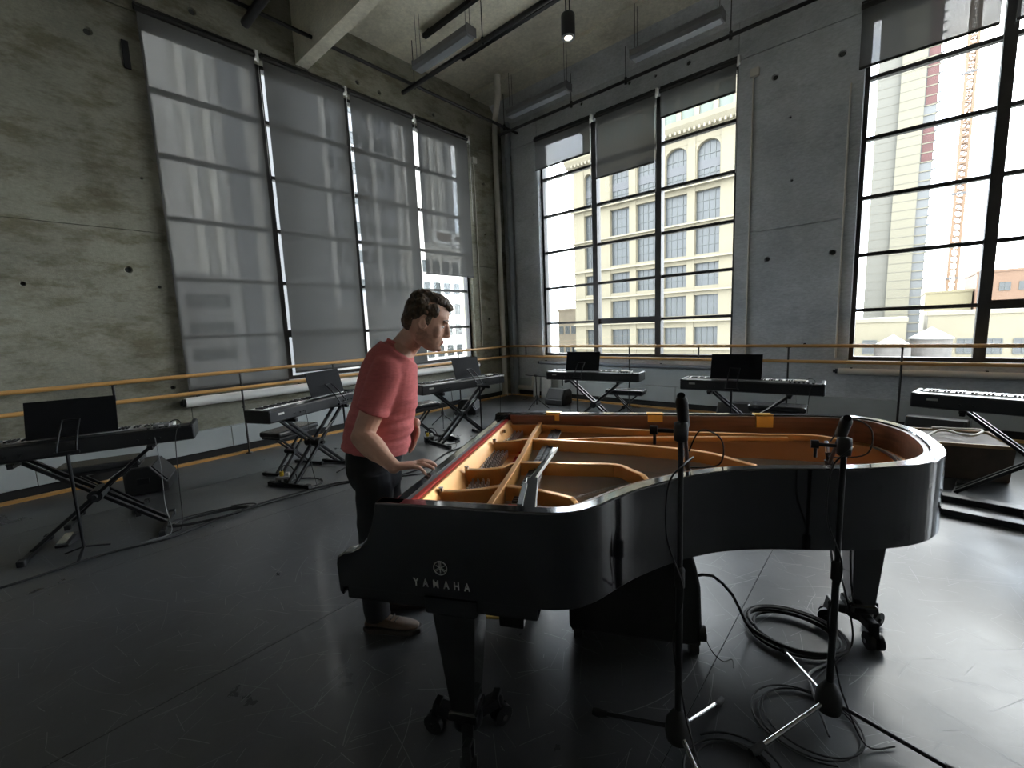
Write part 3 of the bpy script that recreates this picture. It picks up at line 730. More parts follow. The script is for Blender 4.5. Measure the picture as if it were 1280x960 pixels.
# buildings beyond the shaded left window
def tower_x(x1, y0, y1, z1, m_, label, strips, wins=None, dp=18):
    c = V((x1-9, (y0+y1)/2, GZ)); t = thing('city_tower', label, 'building', c)
    MB().box(9-dp, 9, y0-c.y, y1-c.y, 0, z1-GZ).build('wall', m_, t)
    for (a, b, mm) in strips: MB().box(8.8, 9.5, a-c.y, b-c.y, 0, z1-GZ).build('pilaster', mm, t)
    if wins:
        ny, nz, w_, h_, z0, dz = wins
        g, s_ = facade_window_mesh(w_, h_, 2, 2)
        for i in range(ny):
            for j in range(nz): put_window((g, s_), t, (9.03, y0-c.y+(y1-y0)*(i+.5)/ny, z0+j*dz-GZ), pi/2)
    return t
tower_x(-55, 12.4, 16.6, 8.5, 'brick_grey', 'low dark brick building behind the shade nearest the bare wall', [], (4, 6, .7, 1.1, -9, 2.8))
tower_x(-70, 17.2, 27.5, 80, 'tower_pale', 'pale high-rise with vertical bands behind the first shade', [(18.0, 18.8, 'facade_white'), (20.2, 21.0, 'facade_white'), (22.6, 25.0, 'tower_dark'), (26.4, 27.4, 'facade_white')])
tower_x(-64, 33, 46, 62, 'tower_dark', 'dark high-rise with stepped balconies behind the second shade', [(33.2, 33.8, 'tower_pale'), (36.4, 37.0, 'tower_pale'), (41.0, 41.6, 'tower_pale'), (45.2, 45.8, 'tower_pale')], (6, 10, 1.2, 1.6, -5, 4.4))
tower_x(-52, 31.5, 40.5, 5.0, 'brick_grey', 'low dark building with a red strip below the second shade', [], (6, 3, 1.0, 1.3, -8, 3.6), 10)
tower_x(-78, 47.5, 71, 66, 'tower_pale', 'wide pale high-rise with many ribs behind the third shade', [(48+k*2.3, 48.7+k*2.3, 'facade_white' if k % 3 else 'tower_dark') for k in range(10)])
tower_x(-60, 46.4, 66, 16, 'facade_white', 'white low building seen through the clear glass below the half lowered shade', [], (9, 8, 1.3, 1.9, -14, 3.6), 12)
tower_x(-95, -8, 8.5, 40, 'tower_pale', 'distant pale block beyond the bare concrete wall', [])
sg = thing('rooftop_sign', 'red and white billboard on the white low building', 'sign', (-60.6, 54.5, 16.0))
MB().box(-.2, .2, -4.5, 4.5, .3, 2.6).build('board', 'paper_white', sg)
MB().box(.2, .28, -3.8, -.6, .8, 2.2).box(.2, .28, .3, 3.9, 1.1, 1.9).build('red_patch', 'orange_panel', sg)
for y in (-3.5, 0, 3.5): MB().box(-.12, .12, y-.12, y+.12, 0, .35).build('leg', 'spandrel', sg)

# ================================================================== THE GRAND PIANO
PA = radians(27.108); PO = V((-1.3565, .7780, 0))
PU = V((cos(PA), sin(PA), 0)); PV = V((-sin(PA), cos(PA), 0))
def PW(u, v, z=0): return PO + PU*u + PV*v + V((0, 0, z))
gp = thing('grand_piano', 'black grand piano without lid, showing its golden iron frame', 'piano', PO, PA)
out_ctrl = [(0, 0), (.3, 0), (.58, .0), (.66, .012), (.715, .035), (.77, .083), (.835, .165), (.915, .258), (1.04, .37), (1.16, .45), (1.275, .505), (1.44, .545), (1.61, .565), (1.76, .59),
            (1.905, .635), (2.017, .69), (2.095, .75), (2.17, .84), (2.235, .98), (2.285, 1.15), (2.30, 1.275), (2.285, 1.42), (2.24, 1.53), (2.15, 1.60), (2.0, 1.632), (1.8, 1.64), (1.2, 1.64), (.6, 1.63), (0, 1.6)]
outl = [V((p.x, p.y)) for p in crom([(a, b, 0) for a, b in out_ctrl], 4)]
def offset(pl, d):
    r = []
    for i, p in enumerate(pl):
        a = pl[max(i-1, 0)]; b = pl[min(i+1, len(pl)-1)]; t = (b-a).normalized(); r.append(p + V((-t.y, t.x))*d)
    return r
def band(a, b, z0, z1, name, m, parent, bevel=0):
    """closed ribbon solid between two outlines"""
    n = len(a); q = MB(); vs = []
    for p, r in zip(a, b): vs += [(p.x, p.y, z0), (p.x, p.y, z1), (r.x, r.y, z1), (r.x, r.y, z0)]
    fs = []
    for i in range(n-1):
        for k in range(4): l = (k+1) % 4; fs.append((i*4+k, i*4+l, i*4+4+l, i*4+4+k))
    fs += [(0, 1, 2, 3), tuple((n-1)*4+k for k in (3, 2, 1, 0))]
    q.add(vs, fs); return q.build(name, m, parent, bevel)
in1 = offset(outl, .052); in2 = offset(outl, .070)
band(outl, in1, .660, 1.0, 'rim', 'black_lacquer', gp, .006)
lin = [(p, q) for p, q in zip(offset(outl, .0525), in2) if p.x > .10]
band([p for p, q in lin], [q for p, q in lin], .70, .992, 'inner_rim', 'mahogany', gp)
# underside frame
m = MB(); poly = [(p.x, p.y) for p in in1]; m.prism(poly, 'z', .785, .80); m.build('soundboard', 'spruce', gp)
m = MB()
for a, b in (((.7, .3), (.7, 1.58)), ((.75, .4), (2.1, 1.3)), ((.75, 1.45), (2.05, 1.1)), ((1.3, .62), (1.3, 1.58)), ((.72, .9), (2.15, 1.2))):
    m.bar((*a, .70), (*b, .70), .10, .13)
m.build('underframe', 'black_satin', gp)
MB().box(.57, .66, .03, 1.58, .66, .78).build('belly_rail', 'black_satin', gp)
MB().box(-.150, .575, .005, 1.595, .612, .668).build('keybed', 'black_lacquer', gp, bevel=.006)
prof = [(.10, .66), (-.16, .66), (-.165, .625), (-.178, .64), (-.182, .75), (-.176, .778), (-.15, .796), (-.11, .806), (-.075, .826), (-.045, .860), (-.022, .91), (-.008, .96), (0, 1.0), (.10, 1.0)]
for v0 in (0.0, 1.548): MB().prism(prof, 'y', v0-.0005, v0+.0525).build('arm', 'black_lacquer', gp, bevel=.005)
for v0, v1 in ((.053, .17), (1.43, 1.547)): MB().box(-.15, -.01, v0, v1, .668, .735).build('key_block', 'black_lacquer', gp, bevel=.006)
MB().box(-.172, -.152, .053, 1.547, .66, .72).build('key_slip', 'black_lacquer', gp, bevel=.004)
m = MB()
for k in range(52):
    v = .172 + k*(1.256/52); m.box(-.148, .0, v+.0006, v+1.256/52-.0006, .69, .722)
stuff(m.build('white_keys', 'white_key', gp))
m = MB(); pat = [1, 1, 0, 1, 1, 1, 0]
for k in range(51):
    if pat[(k+5) % 7]:
        v = .172 + (k+1)*(1.256/52); m.box(-.095, .0, v-.006, v+.006, .722, .734)
stuff(m.build('black_keys', 'black_plastic', gp))
MB().prism([(.0, .70), (.03, .70), (.048, .955), (.022, .972), (.004, .955)], 'y', .053, 1.547).build('fallboard', 'black_lacquer', gp, bevel=.004)
MB().box(.046, .066, .06, 1.545, .90, .958).build('name_rail', 'box_grey', gp)
MB().box(.068, .092, .06, 1.55, .90, .962).build('felt_rail', 'red_felt', gp, bevel=.004)
# iron plate
PL = 'plate_gold'
plate = MB(); plate.box(.094, .33, .06, 1.56, .845, .862).build('iron_plate', PL, gp)
ip = [o for o in gp.children if o.name.startswith('iron_plate')][0]
MB().prism([(.094, .86), (.094, .955), (.108, .955), (.150, .885), (.165, .862)], 'y', .06, 1.57).build('front_flange', PL, ip, bevel=.004)
# outer plate border along bent side and tail
b1 = [(p, q) for p, q in zip(offset(outl, .071), offset(outl, .155)) if .60 < p.x]
band([p for p, q in b1], [q for p, q in b1], .80, .862, 'plate_border', PL, ip)
def fin(pts, w, z0, z1, name='strut', taper=None):
    P = [V((a, b)) for a, b in pts]; P = [V((p.x, p.y)) for p in crom([(p.x, p.y, 0) for p in P], 5)]
    l = offset(P, w/2); r = offset(P, -w/2); n = len(P); q = MB(); vs = []
    for i, (a, b) in enumerate(zip(l, r)):
        t = i/(n-1); zt = z1
        if taper: zt = z0 + (z1-z0)*min(1, (1-t)/taper+.25)
        vs += [(a.x, a.y, z0), (a.x, a.y, zt), (b.x, b.y, zt), (b.x, b.y, z0)]
    fs = []
    for i in range(n-1):
        for k in range(4): l_ = (k+1) % 4; fs.append((i*4+k, i*4+l_, i*4+4+l_, i*4+4+k))
    fs += [(0, 1, 2, 3), tuple((n-1)*4+k for k in (3, 2, 1, 0))]
    q.add(vs, fs); return q.build(name, PL, ip, bevel=.004)
fin([(.373, .09), (.371, .206), (.365, .545), (.352, .861), (.329, 1.193), (.316, 1.56)], .026, .862, .946, 'cross_bar')
fin([(.123, .286), (.21, .30), (.301, .338), (.372, .375), (.488, .363), (.616, .313), (.69, .27), (.76, .215)], .026, .80, .94, taper=.25)
fin([(.135, .562), (.22, .57), (.288, .604), (.36, .69), (.64, .706), (.82, .715), (.90, .635), (.975, .545), (1.04, .49)], .028, .80, .94, taper=.25)
fin([(.131, 1.047), (.2, 1.06), (.258, 1.094), (.321, 1.13), (.6, 1.108), (.947, 1.059), (1.25, .965), (1.37, .84), (1.46, .74), (1.52, .68)], .030, .80, .94, taper=.2)
fin([(.12, 1.50), (.25, 1.51), (.331, 1.512), (.561, 1.504), (.961, 1.423), (1.577, 1.373), (1.86, 1.375), (1.97, 1.30), (2.08, 1.2)], .026, .80, .935, taper=.15)
fin([(.345, 1.15), (.8, 1.26), (1.4, 1.33), (1.75, 1.355)], .022, .80, .925)
for u, v in ((.128, .286), (.14, .562), (.136, 1.047), (.13, 1.28)):
    MB().cyl((u, v, .935), (u, v, .953), .011, 10).build('plate_bolt', 'chrome', ip)
# tuning pins in four groups, rows of pins on the plate
m = MB(); rnd = random.Random(3)
for (v0, v1, ua, ub) in ((.10, .275, .19, .20), (.33, .545, .20, .175), (.60, 1.02, .165, .14), (1.08, 1.47, .14, .13)):
    n = int((v1-v0)/.0155)
    for i in range(n):
        t = i/max(1, n-1); v = v0+(v1-v0)*t; u0 = ua+(ub-ua)*t
        for r in range(4): m.cyl((u0+.024*r+.006*(i % 2), v+.003*r, .862), (u0+.024*r+.006*(i % 2), v+.003*r, .898), .0055, 6)
stuff(m.build('tuning_pins', 'pin_steel', gp))
m = MB()
for (v0, v1) in ((.60, 1.0), (1.08, 1.46)):
    m.prism([(.270, v0), (.305, v0+.03), (.318, (v0+v1)/2), (.305, v1-.03), (.270, v1), (.285, (v0+v1)/2)], 'z', .862, .872)
m.build('string_felt', 'red_felt', gp)
# strings
def rim_hit(v, back=.16):
    best = .70
    pts = offset(outl, back)
    for a, b in zip(pts[:-1], pts[1:]):
        if a.x < .4 and a.y > 1: continue
        if (a.y-v)*(b.y-v) <= 0 and a.y != b.y:
            t = (v-a.y)/(b.y-a.y); x = a.x+(b.x-a.x)*t
            if x > .45: return x
    return best
m = MB()
for k in range(92):
    v0 = .10 + k*.0112; v1 = v0*1.05+.005; u1 = min(rim_hit(v1), 2.1)
    m.tube([(.30, v0, .876), (u1*.86+.05, v0+(v1-v0)*.85, .886), (u1, v1, .868)], .0013, 4)
stuff(m.build('steel_strings', 'steel_string', gp))
m = MB()
for k in range(30):
    v0 = 1.13 + k*.0125; v1 = .96 + k*.0135; u1 = min(rim_hit(v1, .14), 2.16)
    m.tube([(.29, v0, .892), (u1*.93, v0+(v1-v0)*.92, .902), (u1, v1, .872)], .0026, 5)
stuff(m.build('bass_strings', 'copper_string', gp))
# bridges, hitch pins, felts along the bent side
def path_off(d, a0, a1):
    P = offset(outl, d); return [p for p in P[8:-14] if p.x > a0 and p.y < a1]
pb = path_off(.30, .62, 1.30)
band(pb, path_off(.33, .62, 1.30)[:len(pb)] if len(path_off(.33, .62, 1.30)) >= len(pb) else [p+V((.0, .03)) for p in pb], .80, .872, 'bridge', 'bridge_wood', gp)
m = MB()
for p in crom([(p.x, p.y, 0) for p in pb], 4): m.cyl((p.x, p.y+.008, .872), (p.x, p.y+.008, .880), .003, 5).cyl((p.x+.004, p.y+.022, .872), (p.x+.004, p.y+.022, .880), .003, 5)
stuff(m.build('bridge_pins', 'pin_steel', gp))
def ribbon(d0, d1, z0, z1, name, mm, a0, vmax):
    A = offset(outl, d0); B = offset(outl, d1); S = [(a, b) for a, b in zip(A, B) if a.x > a0 and a.y < vmax and not (a.y > 1.45)]
    band([a for a, b in S], [b for a, b in S], z0, z1, name, mm, gp)
ribbon(.160, .185, .80, .872, 'bent_side_felt', 'red_felt', .66, 1.42)
ribbon(.092, .106, .862, .867, 'duplex_felt', 'white_felt', .70, 1.40)
m = MB(); hp = [p for p in offset(outl, .125) if p.x > .66 and p.y < 1.4]
for p in crom([(p.x, p.y, 0) for p in hp], 3): m.cyl((p.x, p.y, .862), (p.x, p.y, .878), .0032, 5)
stuff(m.build('hitch_pins', 'pin_steel', gp))
# tail detail: arc-shaped red felts over the bass hitch plate
m = MB(); arc = [p for p in offset(outl, .20) if p.x > 1.9 and p.y < 1.45]
arc2 = [p for p in offset(outl, .225) if p.x > 1.88 and p.y < 1.46][:len(arc)]
if len(arc2) == len(arc): band(arc, arc2, .85, .878, 'tail_felt', 'red_felt', gp)
MB().prism([(1.86, 1.02), (1.95, 1.0), (2.02, 1.12), (1.97, 1.16), (1.93, 1.09), (1.88, 1.12)], 'z', .872, .884).build('muting_felt', 'red_felt', gp)
# dampers
m = MB(); f = MB()
for k in range(62):
    v = .30+k*.0195; u = .425 - .02*(v-.3)
    if any(abs(v-q) < .022 for q in (.365, .70, 1.12, 1.50)): continue
    m.box(u, u+.062, v-.0042, v+.0042, .898, .910); m.cyl((u+.03, v, .910), (u+.03, v, .918), .0035, 5)
    f.box(u-.002, u+.028, v-.0062, v+.0062, .882, .899); f.box(u+.036, u+.064, v-.0062, v+.0062, .882, .899)
stuff(m.build('damper_heads', 'black_satin', gp)); stuff(f.build('damper_felts', 'white_felt', gp))
# folded lid prop lying across the frame, hinges
pp = MB(); pp.bar((.548, .040, .985), (.500, .36, .978), .052, .020); pp.bar((.500, .34, .980), (.520, .83, .970), .026, .018)
pr = pp.build('lid_prop', 'black_lacquer', gp, bevel=.005)
MB().bar((.515, .06, .998), (.488, .27, .993), .018, .006).build('prop_inlay', 'chrome', pr)
MB().bar((.572, .045, .986), (.523, .36, .982), .004, .018).bar((.514, .36, .983), (.534, .83, .974), .004, .014).build('prop_edge', 'white_key', pr)
MB().box(.47, .55, .055, .08, .975, .99).build('prop_rest', 'red_felt', gp)
for u, big in ((.40, 0), (1.06, 0), (1.69, 1)):
    h = MB().box(u-.045, u+.045, 1.552, 1.569, .93 if big else .955, .997); h.box(u-.05, u+.05, 1.575, 1.635, 1.0, 1.003); h.cyl((u-.05, 1.572, 1.003), (u+.05, 1.572, 1.003), .005, 8)
    h.build('lid_hinge', 'hinge_brass', gp)
# maker's mark on the cheek
def text_mesh(s, size, name):
    cu = bpy.data.curves.new(name, 'FONT'); cu.body = s; cu.size = size; cu.extrude = .0007; cu.align_x = 'CENTER'; cu.space_character = 2.2; cu.offset = .0008
    o = bpy.data.objects.new(name, cu); COL.objects.link(o); bpy.context.view_layer.update()
    me = bpy.data.meshes.new_from_object(o.evaluated_get(bpy.context.evaluated_depsgraph_get())); bpy.data.objects.remove(o); return me
me = text_mesh('YAMAHA', .040, 'maker_lettering'); me.materials.append(MATS['logo_silver'])
tx = place('maker_lettering', me, gp); tx.location = (.236, -.0012, .700); tx.rotation_euler = (pi/2, 0, 0); tx.scale = (.74, 1, 1)
lg = MB(); lc = (.236, -.0012, .775)
lg.tube([(lc[0]+.0245*cos(2*pi*k/32), lc[1], lc[2]+.0245*sin(2*pi*k/32)) for k in range(32)], .0017, 6, closed=True)
for k in range(3):
    a = pi/2 + k*2*pi/3; d = V((cos(a), 0, sin(a))); n = V((-sin(a), 0, cos(a))); c = V(lc)
    lg.bar(c-d*.018, c+d*.002, .0026, .0012, (0, 1, 0))
    for s in (-1, 1): lg.bar(c+d*.002+n*.0026*s, c+d*.021+n*.0026*s, .0022, .0012, (0, 1, 0))
lg.build('maker_emblem', 'logo_silver', gp)
# legs with castor trucks
def leg(u, v, rot, w0=.080, w1=.048, truck=.24):
    R = rotz(rot)
    m = MB(); prf = [(w0*1.25, .66), (w0*1.25, .60), (w0*1.02, .585), (w0, .56), (w1, .17), (w1*1.2, .165), (w1*1.2, .135)]
    m.lathe([(r*1.38, z) for r, z in prf], (u, v, 0), 4, rotz(pi/4+rot*0), smooth=False)
    o = m.build('leg', 'black_lacquer', gp, bevel=.006)
    b = MB(); b.lathe([(.05, .085), (.058, .09), (.058, .135), (.04, .14)], (u, v, 0), 16)
    for k in range(3):
        a = rot+k*2*pi/3; d = V((cos(a), sin(a), 0)); c = V((u, v, .105))
        b.bar(c+d*.02, c+d*truck*.62, .045, .045)
        b.bar(c+d*(truck*.55)+V((0, 0, .03)), c+d*truck*.62+V((0, 0, -.045)), .05, .03, (1, 0, 0))
    b.build('castor_truck', 'black_metal', o, bevel=.005)
    for k in range(3):
        a = rot+k*2*pi/3; d = V((cos(a), sin(a), 0)); n = V((-sin(a), cos(a), 0)); c = V((u, v, 0))+d*truck*.62
        q = MB(); q.cyl(c+V((0, 0, .04))+n*-.030, c+V((0, 0, .04))+n*-.010, .040, 18); q.cyl(c+V((0, 0, .04))+n*.010, c+V((0, 0, .04))+n*.030, .040, 18)
        q.cyl(c+V((0, 0, .04))-n*.036, c+V((0, 0, .04))+n*.036, .010, 10)
        q.build('castor_wheel', 'black_satin', o)
        MB().cyl(c+V((0, 0, .04))-n*.040, c+V((0, 0, .04))-n*.036, .012, 10).build('wheel_nut', 'chrome', o)
    return o
leg(.265, .095, radians(-70)); leg(.265, 1.50, radians(60)); leg(2.0, 1.06, radians(35), .072, .05, .20)
# pedal lyre
for v in (.70, .90): MB().cyl((.30, v, .24), (.30, v, .612), .016, 12).build('lyre_post', 'black_lacquer', gp)
MB().box(.24, .37, .63, .97, .09, .24).build('lyre_box', 'black_lacquer', gp, bevel=.01)
MB().bar((.36, .80, .22), (.72, .80, .66), .02, .02).build('lyre_brace', 'brass', gp)
for v in (.70, .80, .90):
    MB().prism([(.25, .11), (.18, .108), (.11, .095), (.09, .085), (.09, .076), (.12, .082), (.25, .095)], 'y', v-.02, v+.02).build('pedal', 'brass', gp, bevel=.004)

# covered case on castors under the piano
cs = thing('equipment_case', 'black soft-covered equipment case on castors under the grand piano', 'case', PW(.90, .90), PA)
MB().prism([(-.315, .06), (.300, .06), (.315, .10), (.305, .35), (.285, .45), (.24, .56), (-.28, .575), (-.315, .54)], 'y', -.19, .24).build('cover', 'black_cloth', cs, bevel=.03, seg=3)
MB().box(-.30, .29, -.18, .23, .06, .10).build('base', 'black_plastic', cs)
for x in (-.27, .28):
    for y in (-.15, .2):
        MB().cyl((x-.022, y, .035), (x+.022, y, .035), .035, 16).build('castor', 'rubber', cs)
        MB().box(x-.03, x+.03, y-.012, y+.012, .05, .075).build('castor_fork', 'black_metal', cs)
MB().cyl((.30, -.17, .12), (.33, -.17, .12), .035, 14).build('side_knob', 'rubber', cs)

# ================================================================== MICROPHONE STANDS
def mic_stand(loc, legs, ztop, rear, front, label, micdir, seed, leglen=.30):
    t = thing('microphone_stand', label, 'microphone stand', loc, 0, 'boom microphone stands at the grand piano'); o = V(loc)
    MB().cyl((0, 0, .10), (0, 0, ztop*.58), .0125, 12).build('lower_tube', 'black_metal', t)
    MB().cyl((0, 0, ztop*.58), (0, 0, ztop), .0095, 12).build('upper_tube', 'black_metal', t)
    MB().lathe([(.0125, ztop*.58-.05), (.018, ztop*.58-.045), (.018, ztop*.58+.02), (.011, ztop*.58+.03)], (0, 0, 0), 14).build('tube_clutch', 'rubber', t)
    MB().lathe([(.02, .055), (.042, .06), (.046, .085), (.042, .13), (.026, .16), (.014, .18)], (0, 0, 0), 18).build('tripod_hub', 'rubber', t)
    for k, (a, silver) in enumerate(legs):
        d = V((cos(a), sin(a), 0)); l = MB().cyl(d*.03+V((0, 0, .095)), d*leglen+V((0, 0, .022)), .0085, 10).build('leg', 'chrome' if silver else 'black_metal', t)
        MB().tube([d*(leglen-.03)+V((0, 0, .029)), d*(leglen+.005)+V((0, 0, .019)), d*(leglen+.03)+V((0, 0, .0165))], [.011, .0165, .0145], 10).build('rubber_foot', 'rubber', l)
    R = V(rear)-o; Fp = V(front)-o; j = V((0, 0, ztop))
    MB().lathe([(.012, -.035), (.022, -.03), (.024, 0), (.022, .03), (.012, .035)], j, 14).build('boom_clamp', 'rubber', t)
    side = (Fp-R).cross(V((0, 0, 1))).normalized()
    MB().cyl(j-side*.02, j-side*.075, .007, 8).cyl(j-side*.075, j-side*.10, .016, 12).cyl(j-side*.085, j-side*.085+V((0, 0, -.05)), .006, 8).build('wing_knob', 'black_metal', t)
    MB().cyl(R, Fp, .0075, 10).build('boom_arm', 'black_metal', t)
    MB().tube([R, R+(Fp-R)*.06, R+(Fp-R)*.30, R+(Fp-R)*.33], [.012, .019, .019, .010], 14).build('counterweight', 'rubber', t)
    # microphone at the boom end
    D = V(micdir).normalized()
    mc = thing('microphone', 'black pencil microphone over the strings, on the stand' + label.split('stand,')[1], 'microphone', o+Fp, 0, 'microphones inside the grand piano')
    MB().tube([-D*.055, D*.04, D*.045, D*.095], [.0095, .0095, .0115, .0115], 14).build('body', 'black_satin', mc)
    MB().tube([D*.095, D*.115], [.0115, .0095], 14).build('grille', 'chrome', mc)
    MB().tube([-D*.105, -D*.10, -D*.055], [.006, .009, .0095], 12).build('connector', 'chrome', mc)
    MB().lathe([(.016, -.018), (.016, .018)], (0, 0, 0), 14, D.to_track_quat('Z', 'Y').to_matrix()).build('clip', 'rubber', mc)
    # cable: loop from the connector back along the boom and down the stand
    return t
s1 = V((-.5225, 1.444, 0)); s2 = V((-.114, 1.93, 0))
f1 = PW(1.13, .62, .94); f2 = PW(1.72, .78, .955)
mic_stand(s1, [(radians(79), 1), (radians(190), 0), (radians(-42), 1)], 1.225, s1 + V((.035, -.10, 1.365)), f1, 'black boom microphone stand, in the curve of the piano side', (.2, .1, -1), 1, .30)
mic_stand(s2, [(radians(123), 1), (radians(240), 1), (radians(2), 0)], 1.12, s2 + V((.01, -.10, 1.245)), f2, 'black boom microphone stand, nearer the piano tail', (.15, .15, -1), 2, .36)

def cable(pts, r, m_, label, n=6, seg=7, flat=True, group=None, name='cable'):
    P = crom(pts, n); P = [V((p.x, p.y, max(p.z, r+.0008))) for p in P]
    return tag(MB().tube(P, r, seg).build(name, m_, None), label, 'cable', group)
def coil(c, rx, ry, turns, ang, z0=.008, r=.006, lift=.004, rnd=None, n=22, drift=.012):
    rnd = rnd or random.Random(5); P = []
    for i in range(int(turns*n)+1):
        a = 2*pi*i/n; t = i/n; k = 1 + .06*sin(t*2.3+1) + drift*(t-turns/2)
        x = rx*k*cos(a); y = ry*k*sin(a)
        P.append(V((c[0]+x*cos(ang)-y*sin(ang)+.01*sin(t*5), c[1]+x*sin(ang)+y*cos(ang)+.01*cos(t*4), z0+lift*t)))
    return P
# cables hanging on the stands
def stand_cable(s, front, label, loop):
    P = [front+V((0, 0, .10)), front+V((.03, -.02, .20))+loop, front+V((.10, .02, .16))+loop, front+V((.09, .03, .05))+loop, front+V((.0, -.03, .04)), front*.5+s*.5+V((.03, 0, .61)), s+V((.02, -.03, 1.12)), s+V((-.03, -.03, 1.04)), s+V((-.035, -.03, .85)), s+V((.017, -.012, .66)), s+V((-.017, -.01, .45)), s+V((.018, -.01, .25)), s+V((.05, -.03, .15)), s+V((.12, -.05, .02)), s+V((.2, .02, .01))]
    cable(P, .0032, 'rubber', label, 7)
stand_cable(s1, f1, 'thin black microphone cable wound down the stand in the curve of the piano', V((.02, .01, .0)))
stand_cable(s2, f2, 'thin black microphone cable wound down the stand near the piano tail', V((.03, .02, 0)))
cc = V((-.30, 2.40, 0))
P = coil(cc, .20, .155, 4.6, radians(10), r=.008, lift=.0085)
cable([V((-.67, 2.06, .35)), V((-.61, 2.13, .34)), V((-.54, 2.22, .22)), V((-.49, 2.27, .07)), V((-.45, 2.28, .015))] + P[13:], .0075, 'rubber', 'thick black cable coiled on the floor under the piano tail', 2, 8)
cable(coil((-.17, 1.88, 0), .18, .16, 2.8, .4, drift=.06, lift=.003, r=.004) , .0035, 'rubber', 'loose thin black cable loops around the stand near the piano tail', 2, 6)
cable(coil((-.34, 1.47, 0), .15, .13, 3.3, .9, drift=.05, lift=.003, r=.0045), .0042, 'rubber', 'black cable loops on the floor beside the stand in the piano curve', 2, 6)
cable([V((-.23, 2.62, .70)), V((-.19, 2.62, .45)), V((-.15, 2.56, .18)), V((-.13, 2.46, .03)), V((-.14, 2.3, .01)), V((-.2, 2.15, .01)), V((-.16, 2.0, .02))], .006, 'box_grey', 'grey cable hanging from under the piano tail to the floor', 7)
cable([V((-.25, 2.63, .68)), V((-.18, 2.64, .42)), V((-.10, 2.58, .16)), V((-.07, 2.5, .03)), V((-.1, 2.36, .01)), V((-.16, 2.2, .01)), V((-.18, 2.07, .012)), V((-.1, 1.85, .01))], .0045, 'rubber', 'black cable hanging beside the grey one from the piano tail', 7)
cable([V((-.625, 1.99, .16)), V((-.57, 1.99, .05)), V((-.52, 2.0, .008)), V((-.49, 2.04, .006)), V((-.47, 1.99, .006))], .0022, 'rubber', 'short split cable end on the floor beside the case under the piano', 6)

# ================================================================== DIGITAL PIANOS AROUND THE ROOM
KL, KD, KH, KZ = 1.42, .32, .125, .755
def make_keyboard():
    t = thing('digital_piano', 'x', 'keyboard', (0, 0, 0), 0, 'digital pianos along the walls')
    # local x: left to right seen from the back panel, y: 0 = back panel, +y towards the player
    MB().prism([(0, .012), (.02, 0), (KD-.01, 0), (KD, .01), (KD, .055), (KD-.16, .085), (KD-.165, KH-.004), (.012, KH), (0, KH-.015)], 'x', 0, KL).build('body', 'black_satin', t, bevel=.006)
    for x0, x1 in ((-.006, .03), (KL-.03, KL+.006)):
        MB().box(x0, x1, .004, KD+.004, .002, KH+.006).build('end_cheek', 'black_plastic', t, bevel=.012, seg=3)
    w = 1.222/52; x0 = .045; m = MB()
    for k in range(52): m.box(x0+k*w+.0006, x0+(k+1)*w-.0006, KD-.150, KD+.004, .092, .128)
    stuff(m.build('white_keys', 'white_key', t))
    m = MB()
    for k in range(51):
        if [1, 1, 0, 1, 1, 1, 0][(51-k+4) % 7]: m.box(x0+(k+1)*w-.006, x0+(k+1)*w+.006, KD-.150, KD-.05, .128, .139)
    stuff(m.build('black_keys', 'black_plastic', t))
    MB().box(x0+1.235, KL-.045, KD-.15, KD-.01, .09, .102).build('control_panel', 'box_grey', t)
    m = MB()
    for k in range(6): m.cyl((KL-.30+k*.04, .05, KH-.002), (KL-.30+k*.04, .05, KH+.010), .010, 10)
    m.build('knobs', 'black_plastic', t)
    MB().box(.10, .17, -.002, .004, .07, .09).build('rating_plate', 'logo_silver', t)
    for x in (.3, .38, 1.05, 1.12, 1.19): MB().cyl((x, -.008, .05), (x, .01, .05), .010, 10).build('jack_socket', 'black_metal', t)
    for x in (.12, KL-.12):
        for y in (.05, KD-.06): MB().cyl((x, y, -.004), (x, y, .004), .016, 10).build('rubber_foot', 'rubber', t)
    return t
def make_xstand():
    t = thing('keyboard_stand', 'x', 'stand', (0, 0, 0), 0, 'double braced X stands under the digital pianos')
    zt = KZ-.022; a, b = .34, 1.10
    for i, (xb, xt, y0) in enumerate(((a-.03, b+.02, .10), (b+.03, a-.02, .155))):
        for dy in (0, .105):
            MB().bar((xb, y0+dy, .035), (xt, y0+dy, zt), .026, .034, (0, 1, 0)).build('leg', 'black_metal', t, bevel=.004)
        f = MB().bar((xb, -.05, .022), (xb, .42, .022), .034, .034).build('foot_bar', 'black_metal', t, bevel=.004)
        for y in (-.06, .43): MB().box(xb-.024, xb+.024, y-.03, y+.03, 0, .045).build('foot_cap', 'rubber', f, bevel=.006)
        g = MB().bar((xt, .0, zt-.004), (xt, .33, zt-.004), .034, .034).build('support_arm', 'black_metal', t, bevel=.004)
        for y in (.05, .28): MB().box(xt-.022, xt+.022, y-.04, y+.04, zt+.002, zt+.018).build('rubber_pad', 'rubber', g)
    c = ((a+b)/2, .18, (zt+.035)/2)
    MB().cyl((c[0], .085, c[2]), (c[0], .285, c[2]), .048, 18).build('pivot_disc', 'black_plastic', t)
    MB().cyl((c[0], .05, c[2]), (c[0], .085, c[2]), .02, 12).build('locking_knob', 'rubber', t)
    MB().bar((a+.47, .092, .50), (a+.60, .092, .59), .002, .020, (0, 1, 0)).build('warning_sticker', 'paper_white', t)
    return t
